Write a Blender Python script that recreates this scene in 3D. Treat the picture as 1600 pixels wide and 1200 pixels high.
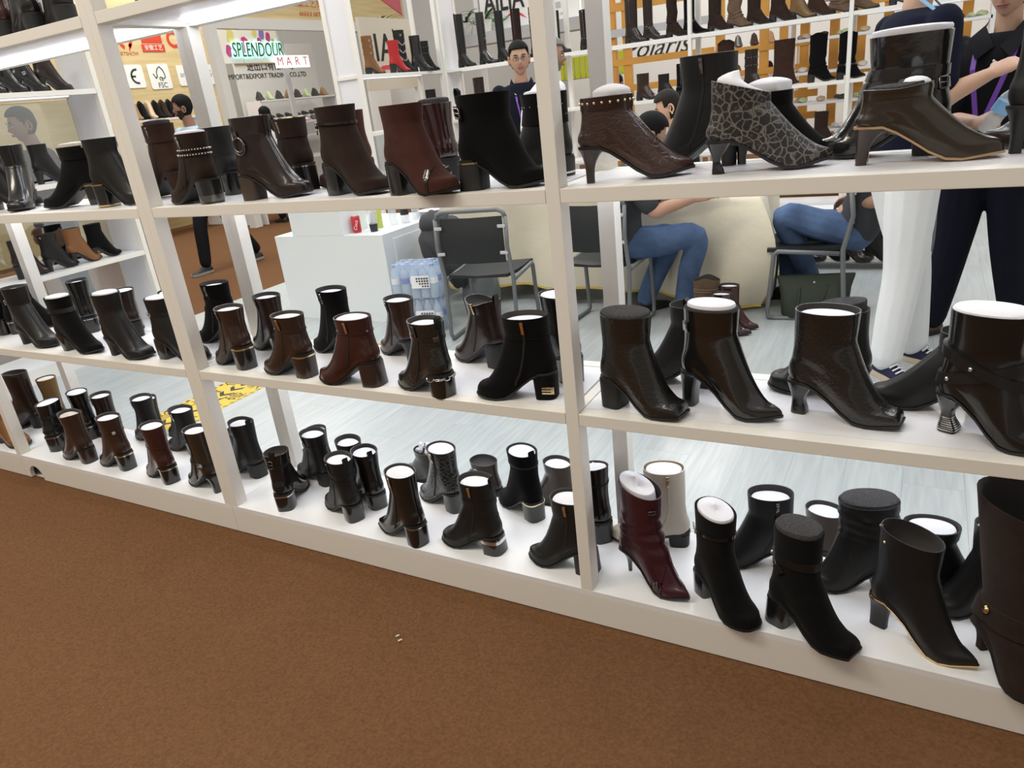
import bpy, bmesh, math, random
from mathutils import Vector, Matrix, Euler
for o in list(bpy.data.objects): bpy.data.objects.remove(o, do_unlink=True)
SC = bpy.context.scene
COL = SC.collection
PI = math.pi
R = math.radians
random.seed(7)

# ---------------------------------------------------------------- camera
CAM_POS = Vector((0.0, -1.55, 1.4668))
CAM_R = Matrix(((0.8771, -0.4721, -0.0851), (0.4674, 0.7998, 0.3767), (-0.1097, -0.3707, 0.9223)))
cam_d = bpy.data.cameras.new('camera')
cam_d.sensor_width = 36.0
cam_d.lens = 1124.84 / 1600 * 36
cam_d.clip_end = 200
cam = bpy.data.objects.new('camera', cam_d)
COL.objects.link(cam)
cr, cf, cu = CAM_R.col[0].normalized(), CAM_R.col[1].normalized(), CAM_R.col[2].normalized()
M = Matrix((cr, cu, -cf)).transposed().to_4x4()
M.translation = CAM_POS
cam.matrix_world = M
SC.camera = cam

# ---------------------------------------------------------------- world, lights, exposure
SC.view_settings.view_transform = 'Standard'
SC.view_settings.look = 'None'
SC.view_settings.gamma = 1
SC.view_settings.use_curve_mapping = False
SC.view_settings.exposure = 0.0
w = bpy.data.worlds.new('hall'); SC.world = w; w.use_nodes = True
bgn = w.node_tree.nodes['Background']
bgn.inputs[0].default_value = (1.0, 0.955, 0.89, 1)
bgn.inputs[1].default_value = 0.58

def area(name, loc, size, sizey, power, color, rot=(0, 0, 0)):
    d = bpy.data.lights.new(name, 'AREA'); d.shape = 'RECTANGLE'
    d.size = size; d.size_y = sizey; d.energy = power; d.color = color
    o = bpy.data.objects.new(name, d); COL.objects.link(o)
    o.location = loc; o.rotation_euler = rot
    return o
# ceiling lights of this booth, of the hall aisle and of the booths beyond
for i, (x, y) in enumerate([(-3.6, 1.9), (-0.9, 1.9), (-3.6, 4.6), (-0.9, 4.6), (1.6, 3.2)]):
    area('booth_ceiling_light', (x, y, 4.2), 1.6, 1.2, 38, (0.88, 0.94, 1.0))
for i, (x, y) in enumerate([(-7.0, 3.0), (-9.5, 7.0), (-3.5, 10.0), (1.5, 9.5)]):
    area('hall_light', (x, y, 5.0), 2.0, 2.0, 145, (1.0, 0.97, 0.92))
for x, pw in ((-3.6, 120), (-0.8, 55)):
    area('aisle_light', (x, -2.2, 4.6), 2.2, 0.8, pw, (1.0, 0.91, 0.76))

# ---------------------------------------------------------------- materials
MATS = {}
def nt(m): return m.node_tree.nodes, m.node_tree.links
def mat(name, col, rough=0.5, metal=0.0, coat=0.0, spec=0.5, bump=None, var=None, emit=None, sheen=0.0, alpha=None, trans=0.0, coord='Object'):
    """bump=(scale, strength, kind); var=(scale, amount) colour variation"""
    if name in MATS: return MATS[name]
    m = bpy.data.materials.new(name); m.use_nodes = True
    n, l = nt(m); b = n['Principled BSDF']
    c = tuple(col) + (1,) if len(col) == 3 else col
    b.inputs['Base Color'].default_value = c
    b.inputs['Roughness'].default_value = rough
    b.inputs['Metallic'].default_value = metal
    b.inputs['Coat Weight'].default_value = coat
    b.inputs['Coat Roughness'].default_value = 0.08
    b.inputs['Specular IOR Level'].default_value = spec
    b.inputs['Sheen Weight'].default_value = sheen
    b.inputs['Transmission Weight'].default_value = trans
    if alpha is not None: b.inputs['Alpha'].default_value = alpha
    if emit: b.inputs['Emission Color'].default_value = c; b.inputs['Emission Strength'].default_value = emit
    tc = n.new('ShaderNodeTexCoord')
    if var:
        t = n.new('ShaderNodeTexNoise'); t.inputs['Scale'].default_value = var[0]; t.inputs['Detail'].default_value = 4
        l.new(tc.outputs[coord], t.inputs['Vector'])
        r = n.new('ShaderNodeMapRange'); r.inputs[1].default_value = 0.3; r.inputs[2].default_value = 0.7
        r.inputs[3].default_value = 1 - var[1]; r.inputs[4].default_value = 1 + var[1]
        l.new(t.outputs['Fac'], r.inputs[0])
        h = n.new('ShaderNodeHueSaturation'); h.inputs['Color'].default_value = c
        l.new(r.outputs[0], h.inputs['Value']); l.new(h.outputs[0], b.inputs['Base Color'])
    if bump:
        sc, st, kind = bump
        if kind == 'voronoi':
            t = n.new('ShaderNodeTexVoronoi'); t.feature = 'DISTANCE_TO_EDGE'; t.inputs['Scale'].default_value = sc; out = t.outputs['Distance']
        elif kind == 'wave':
            t = n.new('ShaderNodeTexWave'); t.inputs['Scale'].default_value = sc; t.inputs['Distortion'].default_value = 3; out = t.outputs['Fac']
        else:
            t = n.new('ShaderNodeTexNoise'); t.inputs['Scale'].default_value = sc; t.inputs['Detail'].default_value = 3; out = t.outputs['Fac']
        l.new(tc.outputs[coord], t.inputs['Vector'])
        bp = n.new('ShaderNodeBump'); bp.inputs['Strength'].default_value = st; bp.inputs['Distance'].default_value = 0.002
        if kind == 'voronoi':
            q = n.new('ShaderNodeMapRange'); q.inputs[2].default_value = 0.12; l.new(out, q.inputs[0]); out = q.outputs[0]
        l.new(out, bp.inputs['Height']); l.new(bp.outputs[0], b.inputs['Normal'])
    MATS[name] = m
    return m
def leather(name, col, rough=0.42, coat=0.18): return mat(name, col, rough, coat=coat, spec=0.32, bump=(220, 0.12, 'noise'))
def suede(name, col): return mat(name, col, 0.95, spec=0.08, sheen=0.06, bump=(900, 0.25, 'noise'), var=(28, 0.14))
leather('black_leather', (0.009, 0.0084, 0.0084), 0.46, 0.10)
leather('black_soft', (0.010, 0.0095, 0.0098), 0.48, 0.06)
leather('black_glossy', (0.008, 0.0074, 0.0074), 0.24, 0.5)
mat('black_patent', (0.007, 0.0066, 0.0064), 0.2, coat=0.7, bump=(60, 0.55, 'noise'))
mat('black_crinkle', (0.008, 0.0075, 0.0074), 0.24, coat=0.5, bump=(150, 1.0, 'noise'))
mat('black_croc', (0.010, 0.0095, 0.0095), 0.3, coat=0.4, bump=(75, 0.9, 'voronoi'))
suede('black_suede', (0.0045, 0.0042, 0.0044))
leather('brown_leather', (0.034, 0.016, 0.011), 0.3, 0.4)
leather('dark_brown_leather', (0.020, 0.011, 0.009), 0.3, 0.4)
leather('red_brown_leather', (0.045, 0.013, 0.011), 0.3, 0.4)
mat('brown_croc', (0.042, 0.018, 0.012), 0.32, coat=0.4, bump=(70, 0.35, 'voronoi'))
mat('dark_red_patent', (0.030, 0.010, 0.010), 0.18, coat=0.8, bump=(40, 0.2, 'noise'))
suede('brown_suede', (0.042, 0.021, 0.015))
suede('dark_brown_suede', (0.028, 0.017, 0.013))
suede('red_brown_suede', (0.060, 0.023, 0.018))
leather('burgundy_leather', (0.046, 0.009, 0.015), 0.36, 0.25)
leather('ivory_leather', (0.62, 0.57, 0.48), 0.35, 0.3)
leather('olive_leather', (0.026, 0.018, 0.011), 0.28, 0.45)
leather('khaki_leather', (0.150, 0.085, 0.028), 0.4, 0.2)
leather('tan_leather', (0.20, 0.088, 0.032), 0.42, 0.2)
leather('red_leather', (0.42, 0.02, 0.02), 0.4, 0.2)
suede('tan_suede', (0.30, 0.18, 0.09))
suede('taupe_suede', (0.13, 0.085, 0.055))
leather('beige_leather', (0.5, 0.38, 0.25), 0.5, 0.1)
mat('sole_black', (0.010, 0.010, 0.011), 0.55)
mat('sole_tan', (0.42, 0.27, 0.15), 0.5)
mat('heel_black', (0.009, 0.009, 0.0095), 0.2, coat=0.5)
mat('heel_matte', (0.011, 0.011, 0.0115), 0.5)
mat('heel_brown', (0.026, 0.013, 0.010), 0.3, coat=0.3)
mat('heel_stack', (0.05, 0.032, 0.022), 0.5, bump=(3, 0.2, 'wave'))
mat('lining_grey', (0.045, 0.040, 0.038), 0.9)
mat('lining_beige', (0.40, 0.31, 0.22), 0.85)
mat('foam_dark', (0.060, 0.058, 0.060), 1.0, spec=0.1, bump=(420, 0.9, 'noise'), var=(300, 0.4))
mat('tissue_paper', (0.72, 0.72, 0.76), 0.85, bump=(40, 0.25, 'noise'))
mat('card_paper', (0.55, 0.50, 0.44), 0.85)
mat('gold_metal', (0.72, 0.50, 0.24), 0.2, metal=1)
mat('pale_gold_metal', (0.80, 0.68, 0.45), 0.25, metal=1)
mat('silver_metal', (0.68, 0.67, 0.66), 0.2, metal=1)
mat('gunmetal', (0.22, 0.21, 0.21), 0.25, metal=1)
mat('zip_tape', (0.008, 0.008, 0.008), 0.7)
mat('zip_tape_brown', (0.02, 0.012, 0.009), 0.7)
mat('zip_tape_ivory', (0.55, 0.48, 0.38), 0.6)
def leopard():
    m = mat('leopard_fabric', (0.1, 0.1, 0.1), 0.55, coat=0.15)
    n, l = nt(m); b = n['Principled BSDF']
    tc = n.new('ShaderNodeTexCoord')
    nz = n.new('ShaderNodeTexNoise'); nz.inputs['Scale'].default_value = 40
    l.new(tc.outputs['Object'], nz.inputs['Vector'])
    mx = n.new('ShaderNodeMixRGB'); mx.inputs[0].default_value = 0.012
    l.new(tc.outputs['Object'], mx.inputs[1]); l.new(nz.outputs['Color'], mx.inputs[2])
    v = n.new('ShaderNodeTexVoronoi'); v.feature = 'DISTANCE_TO_EDGE'; v.inputs['Scale'].default_value = 60
    l.new(mx.outputs[0], v.inputs['Vector'])
    v2 = n.new('ShaderNodeTexVoronoi'); v2.inputs['Scale'].default_value = 60
    l.new(mx.outputs[0], v2.inputs['Vector'])
    r1 = n.new('ShaderNodeValToRGB')
    e = r1.color_ramp.elements; e[0].position = 0.0; e[0].color = (0.17, 0.155, 0.135, 1); e[1].position = 0.095; e[1].color = (0.010, 0.008, 0.007, 1)
    x = r1.color_ramp.elements.new(0.05); x.color = (0.12, 0.11, 0.095, 1)
    l.new(v.outputs['Distance'], r1.inputs[0])
    r2 = n.new('ShaderNodeValToRGB'); e = r2.color_ramp.elements
    e[0].position = 0.10; e[0].color = (0.075, 0.055, 0.045, 1); e[1].position = 0.26; e[1].color = (0, 0, 0, 1)
    l.new(v2.outputs['Distance'], r2.inputs[0])
    ad = n.new('ShaderNodeMixRGB'); ad.blend_type = 'ADD'; ad.inputs[0].default_value = 1
    l.new(r1.outputs[0], ad.inputs[1]); l.new(r2.outputs[0], ad.inputs[2])
    gl = n.new('ShaderNodeTexNoise'); gl.inputs['Scale'].default_value = 700; l.new(tc.outputs['Object'], gl.inputs['Vector'])
    mp = n.new('ShaderNodeMapRange'); mp.inputs[1].default_value = 0.35; mp.inputs[2].default_value = 0.65; mp.inputs[3].default_value = 0.35; mp.inputs[4].default_value = 1.5
    l.new(gl.outputs['Fac'], mp.inputs[0])
    hs = n.new('ShaderNodeHueSaturation'); l.new(ad.outputs[0], hs.inputs['Color']); l.new(mp.outputs[0], hs.inputs['Value'])
    l.new(hs.outputs[0], b.inputs['Base Color'])
    return m
leopard()
mat('white_paint', (0.83, 0.805, 0.75), 0.42, coat=0.1)
mat('white_panel', (0.80, 0.80, 0.83), 0.35, coat=0.15)
mat('white_gloss', (0.86, 0.87, 0.89), 0.28)
mat('led', (0.92, 0.94, 1.0), 0.5, emit=17.0)
mat('led_dim', (0.93, 0.95, 1.0), 0.5, emit=1.0)
mat('alu', (0.62, 0.63, 0.65), 0.35, metal=0.6)
mat('gap_shade', (0.02, 0.018, 0.016), 0.9)  # near-black colour standing in for the shade inside the cable hole
mat('carpet', (0.165, 0.083, 0.040), 1.0, spec=0.05, bump=(420, 1.0, 'noise'), var=(120, 0.20))
def plank_mat():
    m = mat('laminate', (0.74, 0.77, 0.76), 0.32, coat=0.1)
    n, l = nt(m); b = n['Principled BSDF']
    tc = n.new('ShaderNodeTexCoord'); oi = n.new('ShaderNodeObjectInfo')
    mp = n.new('ShaderNodeMapping'); mp.inputs['Scale'].default_value = (26, 1.6, 1)
    ad = n.new('ShaderNodeVectorMath'); ad.operation = 'ADD'
    sc = n.new('ShaderNodeVectorMath'); sc.operation = 'SCALE'; sc.inputs['Scale'].default_value = 3.7
    l.new(oi.outputs['Location'], sc.inputs[0]); l.new(tc.outputs['Object'], ad.inputs[0]); l.new(sc.outputs[0], ad.inputs[1])
    l.new(ad.outputs[0], mp.inputs['Vector'])
    t = n.new('ShaderNodeTexNoise'); t.inputs['Scale'].default_value = 1.6; t.inputs['Detail'].default_value = 6; t.inputs['Distortion'].default_value = 0.8
    l.new(mp.outputs[0], t.inputs['Vector'])
    r = n.new('ShaderNodeValToRGB'); e = r.color_ramp.elements
    e[0].position = 0.30; e[0].color = (0.40, 0.435, 0.44, 1); e[1].position = 0.62; e[1].color = (0.485, 0.52, 0.52, 1)
    l.new(t.outputs['Fac'], r.inputs[0])
    h = n.new('ShaderNodeHueSaturation'); q = n.new('ShaderNodeMapRange'); q.inputs[3].default_value = 0.95; q.inputs[4].default_value = 1.05
    l.new(oi.outputs['Random'], q.inputs[0]); l.new(q.outputs[0], h.inputs['Value']); l.new(r.outputs[0], h.inputs['Color'])
    l.new(h.outputs[0], b.inputs['Base Color'])
plank_mat()

# ---------------------------------------------------------------- mesh helpers
class MB:
    """collects shapes; build() links them as ONE mesh object"""
    def __init__(s): s.v = []; s.f = []; s.m = []
    def add(s, vs, fs, mi=0, mtx=None):
        o = len(s.v)
        s.v += [tuple(mtx @ Vector(p)) for p in vs] if mtx is not None else [tuple(p) for p in vs]
        s.f += [tuple(i + o for i in f) for f in fs]; s.m += [mi] * len(fs)
        return s
    def box(s, c, d, mi=0, rot=None, bev=0.0):
        x, y, z = d[0] / 2, d[1] / 2, d[2] / 2
        mt = Matrix.Translation(c)
        if rot is not None: mt = mt @ (rot if isinstance(rot, Matrix) else Euler(rot).to_matrix().to_4x4())
        if bev <= 0:
            vs = [(a, b, e) for a in (-x, x) for b in (-y, y) for e in (-z, z)]
            return s.add(vs, [(0, 1, 3, 2), (4, 6, 7, 5), (0, 4, 5, 1), (2, 3, 7, 6), (0, 2, 6, 4), (1, 5, 7, 3)], mi, mt)
        bm = bmesh.new(); bmesh.ops.create_cube(bm, size=1)
        for v in bm.verts: v.co = Vector((v.co.x * d[0], v.co.y * d[1], v.co.z * d[2]))
        bmesh.ops.bevel(bm, geom=bm.edges[:], offset=bev, segments=2, affect='EDGES', profile=0.6)
        bm.verts.index_update()
        s.add([v.co[:] for v in bm.verts], [[v.index for v in f.verts] for f in bm.faces], mi, mt); bm.free()
        return s
    def bx(s, x0, x1, y0, y1, z0, z1, mi=0, bev=0.0): return s.box(((x0 + x1) / 2, (y0 + y1) / 2, (z0 + z1) / 2), (abs(x1 - x0), abs(y1 - y0), abs(z1 - z0)), mi, bev=bev)
    def loft(s, rings, mi=0, closed=True, cap0=True, cap1=True):
        n = len(rings[0]); o = len(s.v)
        for r in rings: s.v += [tuple(p) for p in r]
        for i in range(len(rings) - 1):
            for j in range(n if closed else n - 1):
                k = (j + 1) % n
                s.f.append((o + i * n + j, o + i * n + k, o + (i + 1) * n + k, o + (i + 1) * n + j)); s.m.append(mi)
        if cap0: s.f.append(tuple(o + j for j in reversed(range(n)))); s.m.append(mi)
        if cap1: s.f.append(tuple(o + (len(rings) - 1) * n + j for j in range(n))); s.m.append(mi)
        return s
    def tube(s, pts, r, n=8, mi=0, closed=False, cap=True):
        pts = [Vector(p) for p in pts]; N = len(pts); rings = []
        rr = r if isinstance(r, (list, tuple)) else [r] * N
        up = None
        for i in range(N):
            a = pts[i - 1] if (i > 0 or closed) else pts[i]
            b = pts[(i + 1) % N] if (i < N - 1 or closed) else pts[i]
            t = (b - a).normalized()
            if up is None: up = t.orthogonal().normalized()
            up = (up - t * up.dot(t))
            up = up.normalized() if up.length > 1e-6 else t.orthogonal().normalized()
            sd = t.cross(up)
            rings.append([pts[i] + (up * math.cos(2 * PI * k / n) + sd * math.sin(2 * PI * k / n)) * rr[i] for k in range(n)])
        if closed: rings.append(rings[0]); cap = False
        return s.loft(rings, mi, True, cap, cap)
    def sphere(s, c, r, mi=0, nu=10, nv=6, mtx=None):
        rx, ry, rz = r if isinstance(r, (list, tuple)) else (r, r, r)
        rings = []
        for i in range(nv + 1):
            p = PI * (i + 0.02 if i == 0 else (i - 0.02 if i == nv else i)) / nv
            ring = [Vector((rx * math.sin(p) * math.cos(2 * PI * k / nu), ry * math.sin(p) * math.sin(2 * PI * k / nu), -rz * math.cos(p))) for k in range(nu)]
            rings.append([(mtx @ q if mtx is not None else q) + Vector(c) for q in ring])
        return s.loft(rings, mi)
    def lathe(s, prof, c=(0, 0, 0), n=16, mi=0):
        return s.loft([[(c[0] + r * math.cos(2 * PI * k / n), c[1] + r * math.sin(2 * PI * k / n), c[2] + z) for k in range(n)] for r, z in prof], mi)
    def prism(s, poly, mtx, d, mi=0):
        n = len(poly)
        a = [mtx @ Vector((p[0], p[1], 0)) for p in poly]; b = [mtx @ Vector((p[0], p[1], d)) for p in poly]
        return s.loft([a, b], mi)
    def build(s, name, mats, parent=None, smooth=False, bevel=0.0, subsurf=0):
        me = bpy.data.meshes.new(name)
        me.from_pydata(s.v, [], s.f)
        mats = mats if isinstance(mats, (list, tuple)) else [mats]
        for q in mats: me.materials.append(MATS[q] if isinstance(q, str) else q)
        me.polygons.foreach_set('material_index', s.m)
        bm = bmesh.new(); bm.from_mesh(me); bmesh.ops.recalc_face_normals(bm, faces=bm.faces[:]); bm.to_mesh(me); bm.free()
        if smooth:
            me.polygons.foreach_set('use_smooth', [True] * len(me.polygons))
            if smooth is not True: me.set_sharp_from_angle(angle=R(smooth))
        me.update()
        o = bpy.data.objects.new(name, me); COL.objects.link(o)
        if parent is not None: o.parent = parent
        if subsurf: md = o.modifiers.new('s', 'SUBSURF'); md.levels = subsurf; md.render_levels = subsurf
        return o
def tag(o, label=None, cat=None, group=None, kind=None):
    if label: o['label'] = label
    if cat: o['category'] = cat
    if group: o['group'] = group
    if kind: o['kind'] = kind
    return o
def thing(name, loc=(0, 0, 0), rz=0.0, label=None, cat=None, group=None):
    o = bpy.data.objects.new(name, None); COL.objects.link(o); o.empty_display_size = 0.05
    o.location = loc; o.rotation_euler = (0, 0, rz)
    return tag(o, label, cat, group)
def copy_tree(o, parent=None):
    c = o.copy(); COL.objects.link(c); c.parent = parent
    for ch in o.children: copy_tree(ch, c)
    return c
def lerp(a, b, t): return a + (b - a) * t
def sst(a, b, x):
    t = min(1, max(0, (x - a) / (b - a))); return t * t * (3 - 2 * t)
def text_mesh(name, txt, size, mtx, m, parent, depth=0.003, align='CENTER', shear=0.0, bold=0.0, fit=None):
    cu = bpy.data.curves.new(name, 'FONT'); cu.body = txt; cu.size = size; cu.extrude = depth; cu.align_x = align; cu.align_y = 'CENTER'; cu.shear = shear; cu.offset = bold; cu.resolution_u = 3
    t = bpy.data.objects.new(name + '_tmp', cu); COL.objects.link(t)
    bpy.context.view_layer.update()
    me = bpy.data.meshes.new_from_object(t.evaluated_get(bpy.context.evaluated_depsgraph_get()))
    bpy.data.objects.remove(t, do_unlink=True)
    if fit and len(me.vertices):
        xs = [v.co.x for v in me.vertices]; k = fit / max(1e-6, max(xs) - min(xs))
        for v in me.vertices: v.co.x *= k
    me.transform(mtx); me.name = name
    me.materials.clear(); me.materials.append(MATS[m])
    o = bpy.data.objects.new(name, me); COL.objects.link(o); o.parent = parent
    return o
# ================================================================ SETTING
# aisle carpet, booth laminate planks
c = MB().bx(-16, 6, -4, 14, -0.05, -0.004).build('floor', 'carpet'); tag(c, 'brown needle felt carpet of the exhibition aisle', kind='structure')
sub = MB().bx(-5.42, 3.0, 0.02, 7.2, -0.004, 0.0).build('floor', 'white_panel'); tag(sub, 'pale laminate floor of the shoe booth', kind='structure')
PW, PL = 0.195, 1.22
pm = MB().bx(-PW / 2 + .0003, PW / 2 - .0003, -PL / 2 + .0003, PL / 2 - .0003, 0.0, 0.004).build('plank', 'laminate', sub)
first = True; i = 0
x = -5.42 + PW / 2
while x < 2.6:
    off = [0, 0.42, 0.83, 0.2, 0.62][i % 5]; y = 0.06 + PL / 2 - off
    while y < 7.2:
        y0, y1 = max(0.06, y - PL / 2), min(7.2, y + PL / 2)
        if y1 - y0 > 0.05:
            o = pm if first else pm.copy()
            if not first: COL.objects.link(o)
            first = False
            o.parent = sub; o.location = (x, (y0 + y1) / 2, 0); o.scale = (1, (y1 - y0) / PL, 1)
        y += PL
    x += PW; i += 1
FZ = 0.004   # walking surface of the booth floor

# ---------------------------------------------------------------- modular shelving units
LV = {'base': 0.116, 'low': 0.680, 'mid': 1.2545, 'top': 1.831}
BT, PWD, DEP = 0.033, 0.036, 0.375
def shelving(name, loc, rz, bays, label, group, double_left=False, notch=None, levels=('low', 'mid', 'top'), back=None, top=2.45, end_panel=None, led=True, seamless=False):
    """local frame: x along the unit, y into it, z up; bays = list of x positions of the uprights"""
    t = thing(name, loc, rz, label, 'shelving', group)
    for k, x in enumerate(bays):
        x0, x1 = x - PWD / 2, x + PWD / 2
        if k == 0: x0, x1 = x, x + PWD - .001
        if k == len(bays) - 1: x0, x1 = x - PWD + .001, x
        MB().bx(x0, x1, 0, 0.05, LV['base'], top, bev=.0015).build('upright', 'white_paint', t)
        MB().bx(x0 - (.006 if 0 < k < len(bays) - 1 else 0), x1 + (.006 if 0 < k < len(bays) - 1 else 0), DEP - 0.05, DEP, LV['base'], top, bev=.0015).build('upright', 'white_paint', t)
        for lv in levels:
            z = LV[lv]; MB().bx(x0 + .004, x1 - .004, 0.05, DEP - 0.05, z - BT, z - .002).build('side_rail', 'white_paint', t)
    for k in range(len(bays) - 1):
        a = bays[k] + (PWD if k == 0 else PWD / 2); b = bays[k + 1] - (PWD if k == len(bays) - 2 else PWD / 2)
        for lv in levels:
            z = LV[lv]
            MB().bx(a + .0012, b - .0012, 0.0, 0.042, z - BT, z, bev=.0015).build('front_rail', 'white_paint', t)
            MB().bx(a + .001, b - .001, DEP - 0.042, DEP, z - BT, z, bev=.0015).build('rear_rail', 'white_paint', t)
            MB().bx(a + .001, b - .001, 0.0435, DEP - 0.0435, z - 0.016, z - .0008).build('shelf_board', 'white_panel', t)
            if led and (lv == 'top' or led == 'all'):
                MB().bx(a + .03, b - .03, DEP - 0.090, DEP - 0.072, z - .026, z - .0175).build('led_strip', 'led_dim' if led == 'dim' else 'led', t)
        # plinth board, with a cable hole where there is one
        xa, xb = bays[k], bays[k + 1]
        if notch and xa < notch < xb:
            r = 0.056; pts = [(xa + .001, 0.0), (notch - r, 0.0)] + [(notch + r * math.cos(PI - PI * q / 12), 0.012 + r * math.sin(PI - PI * q / 12)) for q in range(13)] + [(notch + r, 0), (xb - .001, 0), (xb - .001, LV['base'] - .018), (xa + .001, LV['base'] - .018)]
            mt = Matrix(((1, 0, 0, 0), (0, 0, 1, 0), (0, 1, 0, 0), (0, 0, 0, 1)))
            MB().prism(pts, mt, 0.018).build('plinth', 'white_paint', t)
            MB().bx(notch - .06, notch + .06, 0.2, 0.21, 0, 0.09).build('hole_shade_sheet', 'gap_shade', t)  # added dark sheet behind the cable hole, painted as the shade inside it
        else:
            if not (seamless and k): MB().bx(xa + .0008, (bays[-1] if seamless else xb) - .0008, 0, 0.018, 0, LV['base'] - .018).build('plinth', 'white_paint', t)
        if seamless and k: pass
        else: MB().bx(xa + .0006, (bays[-1] if seamless else xb) - .0006, 0.0, DEP - .018, LV['base'] - .018, LV['base'], bev=.001).build('base_board', 'white_gloss', t)
        MB().bx(xa + .0008, xb - .0008, DEP - 0.018, DEP, 0, LV['base']).build('plinth', 'white_paint', t)
        if back: 
            for z0, z1 in back: MB().bx(a, b, DEP - .012, DEP - .006, z0, z1).build('glass_back', 'glass_pane', t)
    if end_panel is not None:
        x = end_panel; MB().bx(x - .009, x + .009, 0.052, DEP - .052, LV['base'], top).build('end_panel', 'white_panel', t)
    return t
def glass_mat():
    m = bpy.data.materials.new('glass_pane'); m.use_nodes = True; n, l = nt(m); n.clear()
    o = n.new('ShaderNodeOutputMaterial'); mx = n.new('ShaderNodeMixShader'); tr = n.new('ShaderNodeBsdfTransparent'); gl = n.new('ShaderNodeBsdfGlossy')
    tr.inputs[0].default_value = (0.86, 0.90, 0.92, 1); gl.inputs['Roughness'].default_value = 0.03; gl.inputs[0].default_value = (0.9, 0.92, 0.95, 1)
    mx.inputs[0].default_value = 0.22
    l.new(tr.outputs[0], mx.inputs[1]); l.new(gl.outputs[0], mx.inputs[2]); l.new(mx.outputs[0], o.inputs[0]); MATS['glass_pane'] = m
glass_mat()
XB, XC = -2.2367, -0.746
shelving('shelving_unit', (0, 0, 0), 0, [XB, XC, XC + 1.491], 'white two-bay shelving unit in front, nearest the camera on the right', 'modular shelving units', seamless=True, led='all')
shelving('shelving_unit', (0, 0, 0), 0, [XB - 2 * 1.491, XB - 1.491, XB], 'white shelving unit at the front left with a cable hole in its plinth', 'modular shelving units', notch=-3.63, led='all')
shelving('shelving_unit', (-5.15, 0.40, 0), PI / 2, [0.0, 1.56], 'white shelving unit on the left side with glass back behind the black boots', 'modular shelving units', back=[(0.12, .64), (.70, 1.21), (1.27, 1.79)], end_panel=1.535, led='dim', top=2.9)
shelving('shelving_unit', (-5.15, 4.86, 0), PI / 2, [0.0, 1.585], 'white shelving unit holding the red boot and the black platform boots', 'modular shelving units', back=[(.70, 1.21), (1.27, 1.79)][:1], end_panel=0.03, led='dim', top=3.1)
shelving('shelving_unit', (-5.15, 6.45, 0), 0, [0.0, 1.491, 2.982, 4.473, 5.964], 'white shelving along the back of the booth holding tall boots', 'modular shelving units', end_panel=0.02, led='dim', top=3.1)
# ================================================================ BOOT BUILDER
NA = 14                       # points along each side of a ring
TH = [PI * i / NA for i in range(NA + 1)]
SS = [(1 - math.cos(a)) / 2 for a in TH]
TOE = {'point': [(0, .0), (.02, .42), (.08, .70), (.2, .72), (.4, .62), (.55, .78), (.68, .90), (.78, .80), (.9, .42), (.97, .14), (1, .0)],
       'almond': [(0, .0), (.02, .42), (.08, .70), (.2, .74), (.4, .64), (.55, .82), (.68, .96), (.8, .90), (.92, .56), (.98, .26), (1, .0)],
       'round': [(0, .0), (.02, .42), (.08, .70), (.2, .76), (.4, .68), (.55, .86), (.70, 1.0), (.84, .93), (.94, .68), (.985, .38), (1, .0)],
       'square': [(0, .0), (.02, .42), (.08, .70), (.2, .76), (.4, .68), (.55, .84), (.70, .96), (.85, .88), (.955, .72), (.99, .60), (1, .0)]}
def interp(tab, x):
    for (a, p), (b, q) in zip(tab, tab[1:]):
        if x <= b: return lerp(p, q, (x - a) / (b - a) if b > a else 0)
    return tab[-1][1]
def catmull(P, u):
    n = len(P) - 1; i = min(int(u), n - 1); t = u - i
    p0 = P[max(i - 1, 0)]; p1 = P[i]; p2 = P[i + 1]; p3 = P[min(i + 2, n)]
    return [0.5 * ((2 * b) + (-a + c) * t + (2 * a - 5 * b + 4 * c - d) * t * t + (-a + 3 * b - 3 * c + d) * t ** 3) for a, b, c, d in zip(p0, p1, p2, p3)]

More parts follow.
